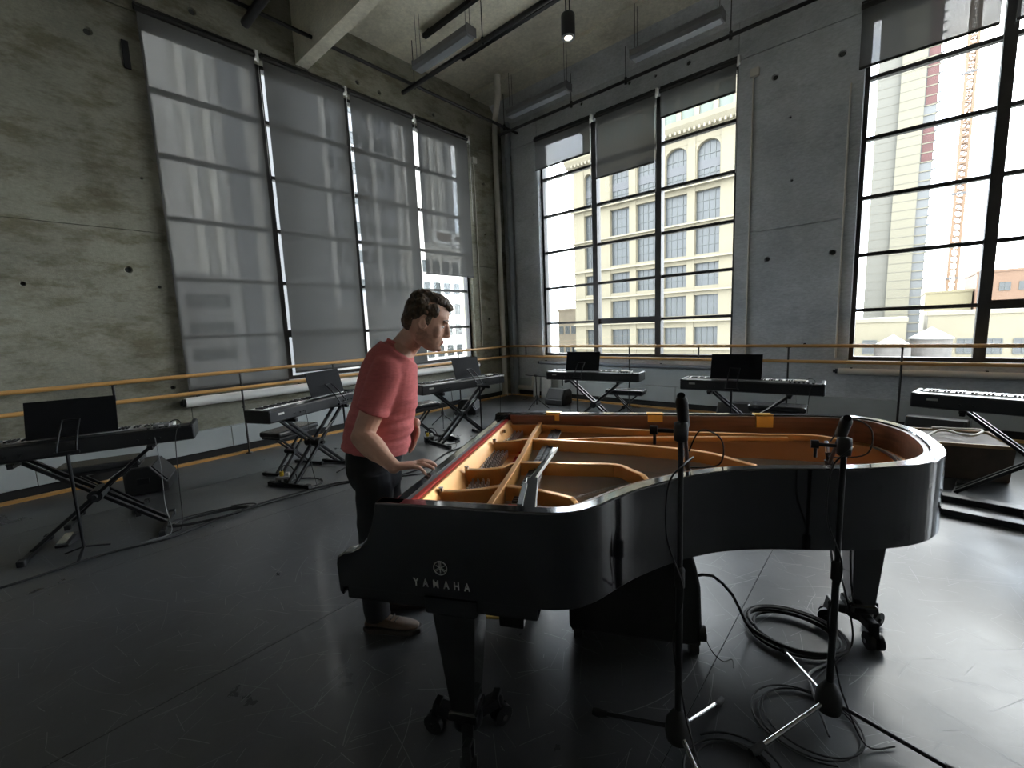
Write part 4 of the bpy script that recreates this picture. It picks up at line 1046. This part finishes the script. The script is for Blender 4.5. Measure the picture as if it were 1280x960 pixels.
def make_musicstand():
    t = thing('music_stand', 'x', 'music stand', (0, 0, 0), 0, 'music stands behind the digital pianos')
    # origin on the floor at the pole; desk leans over the keyboard at +y
    MB().cyl((0, 0, .05), (0, 0, .80), .011, 10).build('pole', 'black_metal', t)
    for k in range(3):
        a = radians(-90)+k*2*pi/3; MB().bar((0, 0, .06), (.15*cos(a), .15*sin(a), .008), .016, .012).build('foot', 'black_metal', t)
    m = MB(); m.tube([(-.055, -.005, .80), (-.055, .0, .83), (-.05, .10, .95), (-.05, .185, 1.02), (.05, .185, 1.02), (.05, .10, .95), (.055, 0, .83), (.055, -.005, .80)], .007, 8); m.bar((-.07, -.002, .80), (.07, -.002, .80), .022, .022)
    m.build('bracket', 'black_metal', t)
    c = V((0, .225, 1.035)); R = Matrix.Rotation(radians(-14), 3, 'X')
    MB().obox(c, (.53, .006, .285), R).build('desk', 'desk_black', t, bevel=.002)
    MB().obox(c + R @ V((0, .022, -.142)), (.53, .05, .005), R).build('ledge', 'black_satin', t)
    return t
def make_bench():
    t = thing('keyboard_bench', 'x', 'bench', (0, 0, 0), 0, 'padded keyboard benches')
    MB().box(-.30, .30, -.15, .15, .46, .525).build('seat', 'seat_vinyl', t, bevel=.022, seg=3)
    MB().box(-.28, .28, -.13, .13, .44, .46).build('seat_board', 'black_plastic', t)
    for s, y in ((1, -.07), (-1, .07)):
        for dy in (-.04, .04): MB().bar((-.24*s, y*.3+dy, .03), (.20*s, y*.3+dy, .445), .020, .024, (0, 1, 0)).build('leg', 'black_metal', t, bevel=.003)
        f = MB().bar((-.24*s, -.19, .02), (-.24*s, .19, .02), .026, .028).build('foot_bar', 'black_metal', t)
        for yy in (-.19, .19): MB().box(-.24*s-.018, -.24*s+.018, yy-.02, yy+.02, 0, .036).build('foot_cap', 'rubber', f)
    MB().cyl((-.02, -.075, .235), (-.02, .075, .235), .03, 14).build('pivot_disc', 'black_plastic', t)
    return t
kb0, xs0, ms0, be0 = make_keyboard(), make_xstand(), make_musicstand(), make_bench()
KB = [  # start point of the back edge (left end seen from the back), direction, music stand x, bench x and y
    ('A', (-4.44-1.42*cos(radians(71.5)), .93-1.42*sin(radians(71.5))), 71.5, .66, .62, .78, 'by the bare wall left of the window'),
    ('B', (-4.47, 1.55), 113.0, .92, .80, .60, 'beside the bending man'),
    ('C', (-4.52, 3.40), 84.5, .86, .35, .74, 'in front of the half lowered shade'),
    ('D', (-4.02, 5.38), 9.7, .55, .98, .86, 'under the window facing the cream building'),
    ('E', (-1.92, 5.26), 4.2, .58, .95, .70, 'before the pier between the back windows'),
    ('F', (.14, 5.11), -10.8, .92, 1.15, .72, 'behind the piano tail')]
used = False
KPOS = {}
for i, (nm, p0, ang, mx, bx, by, where) in enumerate(KB):
    a = radians(ang); R = rotz(a); o = V((*p0, 0)); KPOS[nm] = (o, R)
    k = kb0 if i == 0 else copy_tree(kb0); k.location = o+V((0, 0, KZ)); k.rotation_euler = (0, 0, a); k['label'] = 'black digital piano on an X stand, ' + where
    s = xs0 if i == 0 else copy_tree(xs0); s.location = o; s.rotation_euler = (0, 0, a); s['label'] = 'black X stand under the digital piano ' + where
    m = ms0 if i == 0 else copy_tree(ms0); m.location = o + R @ V((mx, -.095, 0)); m.rotation_euler = (0, 0, a+(radians(10) if nm == 'C' else 0)); m['label'] = 'black music stand at the digital piano ' + where
    b = be0 if i == 0 else copy_tree(be0); b.location = o + R @ V((bx, by, 0)); b.rotation_euler = (0, 0, a); b['label'] = 'padded black bench at the digital piano ' + where
def KW(nm, x, y, z): o, R = KPOS[nm]; return o + R @ V((x, y, 0)) + V((0, 0, z))

# small adapters and cables lying on the keyboards
for nm, lab in (('A', 'by the bare wall'), ('C', 'near the room corner'), ('D', 'under the window facing the cream building'), ('E', 'before the concrete pier')):
    q = KW(nm, 1.20, .10, KZ+KH+.001)
    ad = thing('power_adapter', 'small pale adapter box lying on the digital piano ' + lab, 'adapter', q, KPOS[nm][1].to_euler().z, 'adapters lying on the digital pianos')
    MB().box(-.055, .055, -.03, .03, 0, .028).build('body', 'cream_paint' if nm != 'A' else 'box_grey', ad, bevel=.006)
    MB().box(-.02, .02, -.032, -.028, .008, .02).build('label_patch', 'paper_white', ad)
    cable([KW(nm, 1.24, .10, KZ+KH+.02), KW(nm, 1.30, .08, KZ+KH+.05), KW(nm, 1.34, .02, KZ+KH+.02), KW(nm, 1.30, -.03, KZ+.05), KW(nm, 1.28, -.04, .40), KW(nm, 1.26, -.02, .05), KW(nm, 1.2, -.06, .006), KW(nm, 1.05, -.1, .006)], .0035, 'rubber',
          'thin black cable hanging from the adapter ' + lab, 6, 6)
for nm, lab in (('A', 'by the bare wall'), ('B', 'beside the man'), ('C', 'near the room corner'), ('D', 'under the window facing the cream building')):
    x = .40 if nm != 'A' else 1.16
    cable([KW(nm, x, -.01, KZ+.05), KW(nm, x+.01, -.04, KZ+.04), KW(nm, x+.02, -.05, .55), KW(nm, x+.01, -.04, .25), KW(nm, x+.03, -.06, .02), KW(nm, x-.05, -.12, .006), KW(nm, x-.16, -.14, .006)], .003, 'box_grey' if nm == 'A' else 'rubber',
          'thin cable dropping from the keyboard back panel ' + lab, 6, 6)

# power boxes with yellow plugs
def power_box(loc, rz, label):
    t = thing('power_box', label, 'power box', loc, rz, 'floor power boxes with yellow plugs')
    MB().box(-.07, .07, -.05, .05, 0, .085).build('box', 'box_grey', t, bevel=.006)
    MB().cyl((-.02, 0, .085), (-.02, 0, .135), .021, 12).build('yellow_plug', 'plug_yellow', t)
    MB().box(.02, .055, -.02, .02, .085, .12).build('white_plug', 'paper_white', t, bevel=.004)
    MB().tube(crom([(-.02, 0, .135), (-.0, .02, .19), (.08, .02, .17), (.13, .0, .06), (.12, -.05, .006), (.02, -.12, .006)], 6), .006, 8).build('cord', 'rubber', t)
    for s in (-1, 1): MB().box(s*.03-.018, s*.03+.018, -.053, -.049, .02, .06).build('socket', 'black_plastic', t)
power_box((-4.93, 1.78, 0), radians(50), 'grey floor power box with yellow plug beside the digital piano behind the man')
power_box((-4.95, 3.78, 0), radians(60), 'grey floor power box with yellow plug below the digital piano near the room corner')
# sustain pedals
def pedal_thing(loc, rz, label):
    t = thing('sustain_pedal', label, 'pedal', loc, rz, 'sustain pedals on the floor')
    MB().prism([(-.10, 0), (.10, 0), (.10, .05), (.02, .055), (-.10, .02)], 'y', -.045, .045).build('housing', 'black_plastic', t, bevel=.006)
    MB().prism([(-.11, .028), (.03, .064), (.03, .072), (-.11, .038)], 'y', -.03, .03).build('pedal_plate', 'chrome', t)
o, R = KPOS['A']; pedal_thing(KW('A', .48, .25, 0), radians(150), 'black sustain pedal under the digital piano by the bare wall')
pedal_thing(KW('C', .62, .30, 0), radians(200), 'black sustain pedal under the digital piano near the room corner')
pedal_thing(KW('E', .62, .45, 0), radians(90), 'black sustain pedal under the digital piano before the concrete pier')

# floor cables
cable([V((-4.55, -.75, .006)), V((-4.40, -.25, .006)), V((-4.43, .25, .006)), V((-4.34, .66, .006)), V((-4.46, 1.10, .006)), V((-4.50, 1.45, .006)), V((-4.47, 1.85, .006)), V((-4.40, 2.15, .006)), V((-4.10, 2.55, .006)), V((-4.05, 3.0, .006)), V((-4.28, 3.55, .006)), V((-4.28, 4.1, .006)), V((-4.05, 4.7, .006)), V((-4.0, 5.1, .006))], .008, 'rubber',
      'long black cable running over the floor past the digital pianos', 8)
cable([V((-4.36, .70, .006)), V((-4.45, 1.0, .006)), V((-4.44, 1.45, .006)), V((-4.40, 1.85, .006)), V((-4.36, 2.1, .006)), V((-4.2, 2.4, .006)), V((-3.95, 2.75, .006)), V((-3.7, 3.2, .006)), V((-3.9, 3.7, .006)), V((-4.22, 4.0, .006))], .006, 'rubber',
      'second black cable lying beside the long floor cable', 8)
cable(coil((-4.53, 1.00, 0), .30, .10, 3.2, radians(75), r=.006, lift=.009, drift=.05), .006, 'rubber', 'black cable coiled flat on the floor by the digital piano left of the man', 2, 7)
cable(coil((-4.72, 1.92, 0), .20, .13, 2.2, .3, r=.005, lift=.004, drift=.10), .005, 'rubber', 'messy black cable loops beside the power box behind the man', 2, 6)
cable(coil((-4.72, 3.86, 0), .22, .16, 2.4, .6, r=.005, lift=.004, drift=.10), .005, 'rubber', 'messy black cable loops beside the power box near the room corner', 2, 6)

# wedge monitors
def wedge(loc, rz, w, d, h, label):
    t = thing('stage_monitor', label, 'speaker', loc, rz, 'black stage monitors on the floor')
    MB().prism([(-d/2, .012), (d/2, .012), (d/2, h*.35), (d*.12, h), (-d*.30, h), (-d/2, h*.78)], 'x', -w/2, w/2).build('cabinet', 'black_plastic', t, bevel=.012)
    n = V((0, h*.65, d*.38)).normalized(); c = V((0, (d/2+d*.12)/2, (h*.35+h)/2))
    Rm = Matrix((V((1, 0, 0)), n.cross(V((1, 0, 0))), n)).transposed()
    MB().obox(c+n*.006, (w*.9, (V((0, d*.38, -h*.65)).length)*.86, .014), Rm).build('grille', 'rubber', t)
    for s in (-1, 1): MB().box(s*w/2-.006 if s > 0 else -w/2-.006, s*w/2+.006 if s > 0 else -w/2+.006, -.07, .03, h*.4, h*.6).build('side_handle', 'black_metal', t)
    for sx in (-1, 1):
        for sy in (-1, 1): MB().cyl((sx*(w/2-.05), sy*(d/2-.05), 0), (sx*(w/2-.05), sy*(d/2-.05), .014), .018, 10).build('rubber_foot', 'rubber', t)
wedge((-6.05, .84, 0), radians(-20), .50, .36, .30, 'black wedge stage monitor on the floor by the bare wall')
wedge((-5.95, 5.55, 0), radians(-60), .48, .34, .30, 'black wedge stage monitor near the room corner')
wedge((-5.02, 7.10, 0), radians(180), .42, .36, .32, 'rounded black stage monitor under the slim grey tube')
wedge((-1.75, 7.05, 0), radians(180), .46, .36, .32, 'black stage monitor behind the bench at the concrete pier')
wedge((.42, 6.95, 0), radians(170), .52, .36, .34, 'black stage monitor against the wall behind the piano tail')
# low tripod stand near the corner
lt = thing('desk_microphone_stand', 'low black tripod stand with a crossbar near the room corner', 'microphone stand', (-5.12, 6.52, 0), radians(5))
MB().cyl((0, 0, .08), (0, 0, .62), .010, 10).build('tube', 'black_metal', lt)
for k in range(3):
    a = radians(20)+k*2*pi/3; MB().cyl((0, 0, .20), (.24*cos(a), .24*sin(a), .010), .008, 8).build('leg', 'black_metal', lt)
MB().lathe([(.02, .16), (.028, .18), (.028, .24), (.014, .26)], (0, 0, 0), 14).build('hub', 'rubber', lt)
MB().cyl((-.24, 0, .645), (.55, .05, .60), .007, 8).build('crossbar', 'black_metal', lt)
MB().cyl((-.025, 0, .64), (.025, 0, .64), .02, 10).build('clamp', 'rubber', lt)
MB().cyl((.55, .05, .60), (.55, .05, .47), .010, 8).build('clip', 'rubber', lt)
lt2 = thing('desk_microphone_stand', 'low black tripod stand behind the bench near the half lowered shade', 'microphone stand', (-5.55, 4.55, 0), radians(60))
MB().cyl((0, 0, .08), (0, 0, .42), .010, 10).build('tube', 'black_metal', lt2)
for k in range(3):
    a = radians(20)+k*2*pi/3; MB().cyl((0, 0, .20), (.22*cos(a), .22*sin(a), .010), .008, 8).build('leg', 'black_metal', lt2)
MB().lathe([(.02, .16), (.028, .18), (.028, .24), (.014, .26)], (0, 0, 0), 14).build('hub', 'rubber', lt2)
# pale boards leaning in the corner
for (x, w_, tl, lab) in ((-5.93, .17, .10, 'narrow pale board leaning on the heater cover in the corner'), (-5.66, .26, .07, 'wider pale board leaning on the heater cover in the corner')):
    m = MB(); R = Matrix.Rotation(-tl, 3, 'X'); m.obox(R @ V((0, 0, .235)), (w_, .016, .47), R)
    b = tag(m.build('leaning_board', 'panel_white', None, bevel=.003), lab, 'board', 'pale boards leaning in the corner'); b.location = (x, YB-.205, .004)
# case, crate and small box behind the piano tail
cr = thing('storage_crate', 'dark storage crate with pale rim behind the piano tail', 'crate', (.52, 5.95, 0), radians(12))
MB().prism([(-.24, .0), (.24, 0), (.30, .34), (-.30, .34)], 'x', -.32, .30).build('body', 'case_brown', cr, bevel=.01)
MB().box(-.34, .32, -.31, -.285, .33, .36).box(-.34, .32, .285, .31, .33, .36).box(-.34, -.315, -.285, .285, .33, .36).box(.295, .32, -.285, .285, .33, .36).build('rim', 'case_edge', cr)
MB().tube(crom([(-.25, -.1, .36), (-.1, .05, .40), (.05, -.1, .39), (.2, .1, .41), (.05, .2, .39), (-.15, .15, .40)], 6), .012, 8).build('cable_bundle', 'cream_paint', cr)
sb = thing('small_carton', 'small dark red carton with a white top on the floor behind the piano tail', 'box', (.98, 5.35, 0), radians(20))
MB().box(-.055, .055, -.05, .05, 0, .095).build('carton', 'red_plastic', sb, bevel=.004)
MB().box(-.05, .05, -.045, .045, .095, .13).build('white_top', 'paper_white', sb, bevel=.006)
wl_ = thing('stand_foot_bars', 'long dark foot bars of the X stand on the floor behind the piano tail', 'rack', (.82, 4.62, 0), radians(-6))  # the X stand's foot bars, added again here as a separate object
MB().box(-.62, .62, -.05, .05, 0, .05).build('front_beam', 'black_satin', wl_, bevel=.006)
MB().box(-.62, .62, .30, .40, 0, .05).build('rear_beam', 'black_satin', wl_, bevel=.006)
for x in (-.55, 0, .55): MB().box(x-.03, x+.03, .05, .30, .005, .035).build('cross_slat', 'black_satin', wl_)

# ================================================================== THE MAN AT THE PIANO
def bake(mb, voxel, smooth_it, fac=.5):
    me = mb.mesh('tmp'); o = bpy.data.objects.new('tmp', me); COL.objects.link(o)
    r = o.modifiers.new('r', 'REMESH'); r.mode = 'VOXEL'; r.voxel_size = voxel; r.use_smooth_shade = True
    if smooth_it: s = o.modifiers.new('s', 'SMOOTH'); s.iterations = smooth_it; s.factor = fac
    bpy.context.view_layer.update()
    res = bpy.data.meshes.new_from_object(o.evaluated_get(bpy.context.evaluated_depsgraph_get())); bpy.data.objects.remove(o); return res
def loft(mb, secs, seg=24, power=2.2):
    """secs: (centre, half-width along R, half-depth along Fd, R, Fd)"""
    vs = []; fs = []
    for c, a, b, R, Fd in secs:
        for k in range(seg):
            t = 2*pi*k/seg; ct, st = cos(t), sin(t)
            vs.append(V(c) + R*(a*math.copysign(abs(ct)**(2/power), ct)) + Fd*(b*math.copysign(abs(st)**(2/power), st)))
    n = len(secs)
    for i in range(n-1):
        for k in range(seg):
            l = (k+1) % seg; fs.append((i*seg+k, i*seg+l, (i+1)*seg+l, (i+1)*seg+k))
    fs += [tuple(range(seg))[::-1], tuple((n-1)*seg+k for k in range(seg))]
    return mb.add(vs, fs, True)
M0 = V((-.40, .70, 0))
man = thing('person', 'person in red t-shirt and dark trousers bending over the piano, one hand on its edge', 'person', PW(-.40, .70), PA)
def Q(u, v, z): return V((u, v, z))-M0
ph = radians(33); FD = V((cos(ph), sin(ph), 0)); RT = V((sin(ph), -cos(ph), 0))
def sec(u, v, z, a, b, tilt=0):
    t = radians(tilt); f = FD*cos(t) - V((0, 0, 1))*sin(t); return (Q(u, v, z), a, b, RT, f)
torso = [sec(-.44, .70, .90, .172, .130), sec(-.43, .70, .96, .178, .138, 4), sec(-.41, .70, 1.03, .176, .142, 8), sec(-.38, .70, 1.12, .176, .145, 12), sec(-.350, .70, 1.21, .184, .143, 16),
         sec(-.322, .695, 1.30, .198, .138, 20), sec(-.298, .69, 1.375, .207, .132, 26), sec(-.270, .685, 1.435, .195, .118, 32), sec(-.228, .678, 1.490, .145, .092, 38), sec(-.185, .668, 1.53, .072, .064, 40)]
rsh, relb, rwr = Q(-.215, .535, 1.415), Q(-.345, .475, 1.105), Q(-.125, .365, 1.005)
lsh, lelb, lwr = Q(-.365, .845, 1.41), Q(-.475, .955, 1.15), Q(-.265, .872, 1.085)
HC = Q(-.055, .645, 1.640)                      # head centre
hp, hy = radians(20), radians(20)
Hf = V((cos(hy)*cos(hp), sin(hy)*cos(hp), -sin(hp))); Hl = V((-sin(hy), cos(hy), 0)); Hu = Hf.cross(Hl)
HM = Matrix((Hf, Hl, Hu)).transposed()
HS = 1.07
def H(x, y, z): return HC + HM @ (V((x, y, z))*HS)

body = MB()
loft(body, [(c, a*.86, b*.84, R, f) for c, a, b, R, f in torso])
hips = [sec(-.43, .70, .80, .155, .105), sec(-.435, .70, .92, .160, .112)]; loft(body, hips)
for vv, uo in ((.605, .035), (.80, -.035)):
    body.tube([Q(-.42+uo, vv, .90), Q(-.42+uo, vv, .70), Q(-.42, vv, .50), Q(-.43, vv, .34), Q(-.425, vv, .10)], [.078, .070, .052, .050, .036], 14)
body.tube([Q(-.25, .68, 1.45), Q(-.19, .668, 1.52), Q(-.135, .656, 1.57), Q(-.095, .650, 1.605)], [.068, .065, .061, .060], 18)
def limb(p, q, r0, r1, bulge, n=6):
    P = [p.lerp(q, k/n) for k in range(n+1)]; body.tube(P, [r0+(r1-r0)*k/n + bulge*sin(pi*min(1, k/n*1.4)) for k in range(n+1)], 14)
limb(rsh, relb, .064, .052, .006); limb(relb, rwr, .052, .030, .012)
limb(lsh, lelb, .058, .044, .006); limb(lelb, lwr, .043, .027, .010)
for p, r in ((rsh, .062), (relb, .053), (rwr, .031), (lsh, .058), (lelb, .045), (lwr, .028)): body.ell(p, (r, r, r))
# head
hs = [(-.122, .075, .035, .022), (-.110, .088, -.002, .040), (-.092, .092, -.035, .054), (-.068, .092, -.060, .063), (-.040, .091, -.082, .070), (-.012, .088, -.096, .0745), (.012, .089, -.102, .076),
      (.040, .094, -.104, .0765), (.068, .088, -.098, .071), (.092, .070, -.080, .058), (.108, .045, -.058, .040), (.117, .012, -.035, .018)]
loft(body, [(H((f+b)/2, 0, z), w*HS, (f-b)/2*HS, -Hl, Hf) for z, f, b, w in hs], 28, 2.1)
body.ell(H(.090, 0, -.018), (.020, .014, .034), HM); body.tube([H(.084, 0, .026), H(.094, 0, .004), H(.107, 0, -.022), H(.112, 0, -.034), H(.098, 0, -.042)], [.011, .012, .0135, .0135, .012], 12)     # nose
for s in (-1, 1):
    body.ell(H(.100, s*.012, -.040), (.011, .008, .008), HM)
    body.ell(H(.086, s*.030, .021), (.014, .022, .0085), HM)          # brow
    body.ell(H(.058, s*.043, -.028), (.024, .026, .034), HM); body.ell(H(.060, s*.036, -.012), (.022, .026, .022), HM)          # cheek
    body.tube([H(-.004+.017*cos(a), s*(.0800+.004*cos(a+2)), -.010+.029*sin(a)) for a in [1.2+k*.55 for k in range(10)]], [.005]*10, 8); body.ell(H(-.006, s*.0765, -.012), (.014, .008, .026), HM @ Matrix.Rotation(s*.25, 3, 'Z') @ Matrix.Rotation(-.2, 3, 'Y')); body.ell(H(.001, s*.080, -.034), (.007, .005, .009), HM)       # ear
    body.ell(H(.0755, s*.031, .0075), (.0125, .0155, .0062), HM)          # upper lid
    body.ell(H(.0745, s*.031, -.0118), (.0120, .0145, .0052), HM)        # lower lid
body.ell(H(.093, 0, -.0655), (.011, .022, .0055), HM); body.ell(H(.092, 0, -.077), (.011, .020, .006), HM)
body.ell(H(.088, 0, -.104), (.014, .020, .014), HM)
# hands: palm, four fingers with knuckle bends, thumb on the side
def hand(wr, kn, side, fingers, thumb, nrm):
    d = (kn-wr).normalized(); sd = side.normalized()
    loft(body, [(wr, .026, .021, sd, nrm), (wr.lerp(kn, .35), .036, .017, sd, nrm), (wr.lerp(kn, .75), .041, .0145, sd, nrm), (kn, .040, .012, sd, nrm)], 16)
    for off, pts, r in fingers:
        b = kn + sd*off - d*.012; P = [b] + [kn + sd*off + d*x + sd*sp + nrm*z for x, sp, z in pts]
        r *= 1.12; body.tube(P, [r*1.08] + [r*(1-.09*i) for i in range(len(P)-1)], 10); body.ell(P[-1], (r*.75,)*3, None, 8, 6)
    P = [wr.lerp(kn, t) + sd*o_ + nrm*z for t, o_, z in thumb]
    body.tube(P, [.0125, .0118, .0105, .009], 10); body.ell(P[-1], (.0088,)*3, None, 8, 6)
# right hand rests on the front edge, fingers over the rail
rk = Q(-.035, .395, 1.008); rd = (rk-rwr).normalized(); rs = V((-rd.y, rd.x, 0)).normalized()       # +side = his left = thumb side
rn = rs.cross(rd).normalized(); rn = -rn if rn.z < 0 else rn
hand(rwr, rk, rs, [(.030, [(.030, .006, .004), (.056, .010, -.004), (.076, .012, -.016)], .0092), (.0105, [(.034, .002, .006), (.064, .004, -.003), (.086, .005, -.017)], .0095),
                   (-.0105, [(.030, -.002, .004), (.057, -.004, -.006), (.078, -.005, -.020)], .0092), (-.030, [(.020, -.006, -.004), (.036, -.010, -.018), (.046, -.012, -.034)], .0080)],
     [(.25, .030, -.002), (.55, .050, -.008), (.85, .062, -.014), (1.12, .066, -.020)], rn)
# left hand hangs relaxed
lk = Q(-.288, .866, 1.005); ld = (lk-lwr).normalized(); ls = V((.92, -.25, .15)).normalized(); ls = (ls-ld*ls.dot(ld)).normalized(); ln = ls.cross(ld).normalized()
if ln.y > 0: ln = -ln
hand(lwr, lk, ls, [(.028, [(.030, .004, .006), (.055, .006, .018), (.072, .006, .033)], .0092), (.0095, [(.034, .001, .007), (.062, .002, .020), (.080, .002, .038)], .0095),
                   (-.0095, [(.031, -.001, .008), (.057, -.002, .022), (.073, -.002, .040)], .0092), (-.028, [(.024, -.004, .008), (.044, -.006, .020), (.056, -.006, .034)], .0080)],
     [(.25, .028, .004), (.55, .046, .012), (.85, .052, .022), (1.10, .050, .034)], ln)
bme = bake(body, .0042, 3); bme.materials.append(MATS['skin']); bme.materials.append(MATS['stubble']); bme.materials.append(MATS['lips'])
Hinv = HM.transposed()
for p in bme.polygons:
    h = (Hinv @ (p.center-HC))/HS
    nzv = noise.noise(p.center*90)*.008
    if h.length < .2 and h.x > -.02+nzv and h.z < -.048+nzv+max(0, .03-h.x)*.5 and h.z > -.128 and not (abs(h.y) < .020 and -.083 < h.z < -.059 and h.x > .085): 
        p.material_index = 1
    elif abs(h.y) < .021 and -.081 < h.z < -.061 and h.x > .092: p.material_index = 2
bo = place('body', bme, man)
for s in (-1, 1):
    e = MB().ell(H(.0725, s*.031, -.002), (.0125*HS,)*3, HM, 16, 10).build('eye', 'eye_white', man)
    MB().ell(H(.0822, s*.030, -.003), (.004*HS, .0062*HS, .0062*HS), HM, 14, 8).build('iris', 'eye_dark', e)
    m = MB(); m.tube([H(.092, s*.012, .023), H(.092, s*.030, .030), H(.078, s*.050, .024)], [.004, .005, .003], 8); m.build('eyebrow', 'hair', man)
# hair
hr = MB()
hr.ell(H(-.024, 0, .036), (.090, .0855, .094), HM, 28, 18)
hr.ell(H(-.060, 0, -.012), (.052, .068, .058), HM, 22, 14)
hr.ell(H(.018, 0, .096), (.068, .064, .040), HM, 22, 14)
hr.ell(H(.058, 0, .096), (.030, .050, .024), HM, 18, 12)
hr.ell(H(.082, -.004, .088), (.020, .040, .020), HM, 14, 10)
for s in (-1, 1):
    hr.ell(H(.024, s*.064, .050), (.030, .018, .034), HM, 14, 10); hr.ell(H(.012, s*.0715, .012), (.016, .009, .034), HM, 12, 8)
rr = random.Random(11)
for k in range(60):
    a = rr.uniform(-pi, pi); e = rr.uniform(.15, 1.45); d = V((cos(a)*cos(e), sin(a)*cos(e), sin(e)))
    x = -.02 + d.x*.088; y = d.y*.080; z = .038 + d.z*.090
    if x > .035 and z < .085: continue
    hr.ell(H(x, y, z), (rr.uniform(.010, .02), rr.uniform(.008, .014), rr.uniform(.008, .013)), HM @ Matrix.Rotation(rr.uniform(0, 3), 3, 'Z'), 8, 6)
hme = bake(hr, .0045, 2)
HN = [v.normal.copy() for v in hme.vertices]
for v, nv in zip(hme.vertices, HN): v.co += nv*(noise.noise(v.co*75)*.0035 + noise.noise(v.co*170)*.0022)
hme.materials.append(MATS['hair']); place('hair', hme, man)
# t-shirt
sh = MB()
tee = [(c, a+.016+(.010 if i < 4 else 0), b+.016+(.012 if i < 4 else 0), R, f) for i, (c, a, b, R, f) in enumerate(torso)]
tee = [(tee[2][0]-V((.008, 0, .045)), tee[2][1]+.004, tee[2][2]+.004, *tee[2][3:])] + tee[2:9]
loft(sh, tee, 32)
loft(sh, [(torso[8][0], .125, .088, RT, torso[8][4]), (torso[8][0]+V((.012, -.003, .022)), .088, .078, RT, torso[8][4])], 24)
for p, q in ((rsh, relb), (lsh, lelb)):
    d = (q-p); sh.tube([p-d*.10+V((0, 0, .018)), p, p+d*.25, p+d*.50, p+d*.62], [.066, .080, .080, .077, .079], 20); sh.ell(p+V((0, 0, .006)), (.078, .078, .074))
    c0 = torso[7][0]; sh.tube([c0+(p-c0)*.2, p+V((0, 0, .004))], [.092, .078], 18)
sme = bake(sh, .007, 5)
SN = [v.normal.copy() for v in sme.vertices]
for v, nv in zip(sme.vertices, SN):
    c = v.co+M0
    # fabric folds: shallow ridges around belly and sleeve
    fold = noise.noise(V((c.x*5, c.y*5, c.z*30)))*.0125*max(0, min(1, (1.33-c.z)/.15)) + noise.noise(c*11)*.004
    fr = max(0, (nv.dot(FD)))*.6+.5
    v.co += nv*fold*fr
sme.materials.append(MATS['shirt']); so = place('shirt', sme, man)
nb = torso[8][0]+V((.012, -.003, .024))
MB().tube([nb + RT*.080*cos(2*pi*k/28) + torso[8][4]*.072*sin(2*pi*k/28) for k in range(28)], .0075, 8, closed=True).build('collar', 'shirt', so)
# trousers
tr = MB()
loft(tr, [sec(-.43, .70, .80, .172, .130), sec(-.44, .70, .88, .184, .142), sec(-.43, .70, .96, .184, .147, 3), sec(-.415, .70, 1.015, .178, .144, 6)], 28)
for vv, uo in ((.605, .035), (.80, -.035)):
    tr.tube([Q(-.42+uo, vv, .90), Q(-.42+uo, vv, .78), Q(-.425+uo*.6, vv, .62), Q(-.42, vv, .48), Q(-.44, vv, .30), Q(-.438, vv, .14), Q(-.43, vv, .075)], [.098, .097, .086, .076, .073, .068, .068], 18)
tme = bake(tr, .008, 4)
TN = [v.normal.copy() for v in tme.vertices]
for v, nv in zip(tme.vertices, TN):
    c = v.co+M0; v.co += nv*(noise.noise(V((c.x*8, c.y*8, c.z*16)))*.006)
tme.materials.append(MATS['trousers']); to = place('trousers', tme, man)
# shoes
for vv, an in ((.605, 8), (.80, 22)):
    a = radians(an); R = rotz(a); c = Q(-.43, vv, 0)
    s_ = MB(); prof = [(-.075, .030, .052), (-.06, .036, .085), (-.02, .038, .098), (.03, .040, .088), (.08, .045, .068), (.14, .048, .055), (.19, .042, .046), (.225, .026, .036)]
    vs = []; fs = []; n = 14
    for x, w_, h_ in prof:
        for k in range(n):
            t = 2*pi*k/n; yy = w_*cos(t); zz = .022 + (h_-.02)*(.5+.5*sin(t)); vs.append(c + R @ V((x, yy, zz)))
    for i in range(len(prof)-1):
        for k in range(n): l = (k+1) % n; fs.append((i*n+k, i*n+l, (i+1)*n+l, (i+1)*n+k))
    fs += [tuple(range(n))[::-1], tuple((len(prof)-1)*n+k for k in range(n))]
    s_.add(vs, fs, True); o = s_.build('shoe', 'shoe_leather', man); sbd = o.modifiers.new('s', 'SUBSURF'); sbd.levels = 1; sbd.render_levels = 2
    pts = [(-.082, -.022), (-.082, .022), (-.05, .040), (.05, .043), (.14, .052), (.20, .045), (.236, .020), (.236, -.020), (.20, -.045), (.14, -.052), (.05, -.043), (-.05, -.040)]
    q = MB(); q.prism([tuple((R @ V((x, y, 0)) + c)[:2]) for x, y in pts], 'z', .001, .028); q.build('sole', 'shoe_sole', o, bevel=.004)
    l = MB()
    for k in range(4):
        x = .035+k*.022; l.cyl(c + R @ V((x, -.022, .100-k*.011)), c + R @ V((x+.006, .022, .100-k*.011)), .0028, 6)
    l.build('laces', 'shoe_sole', o)
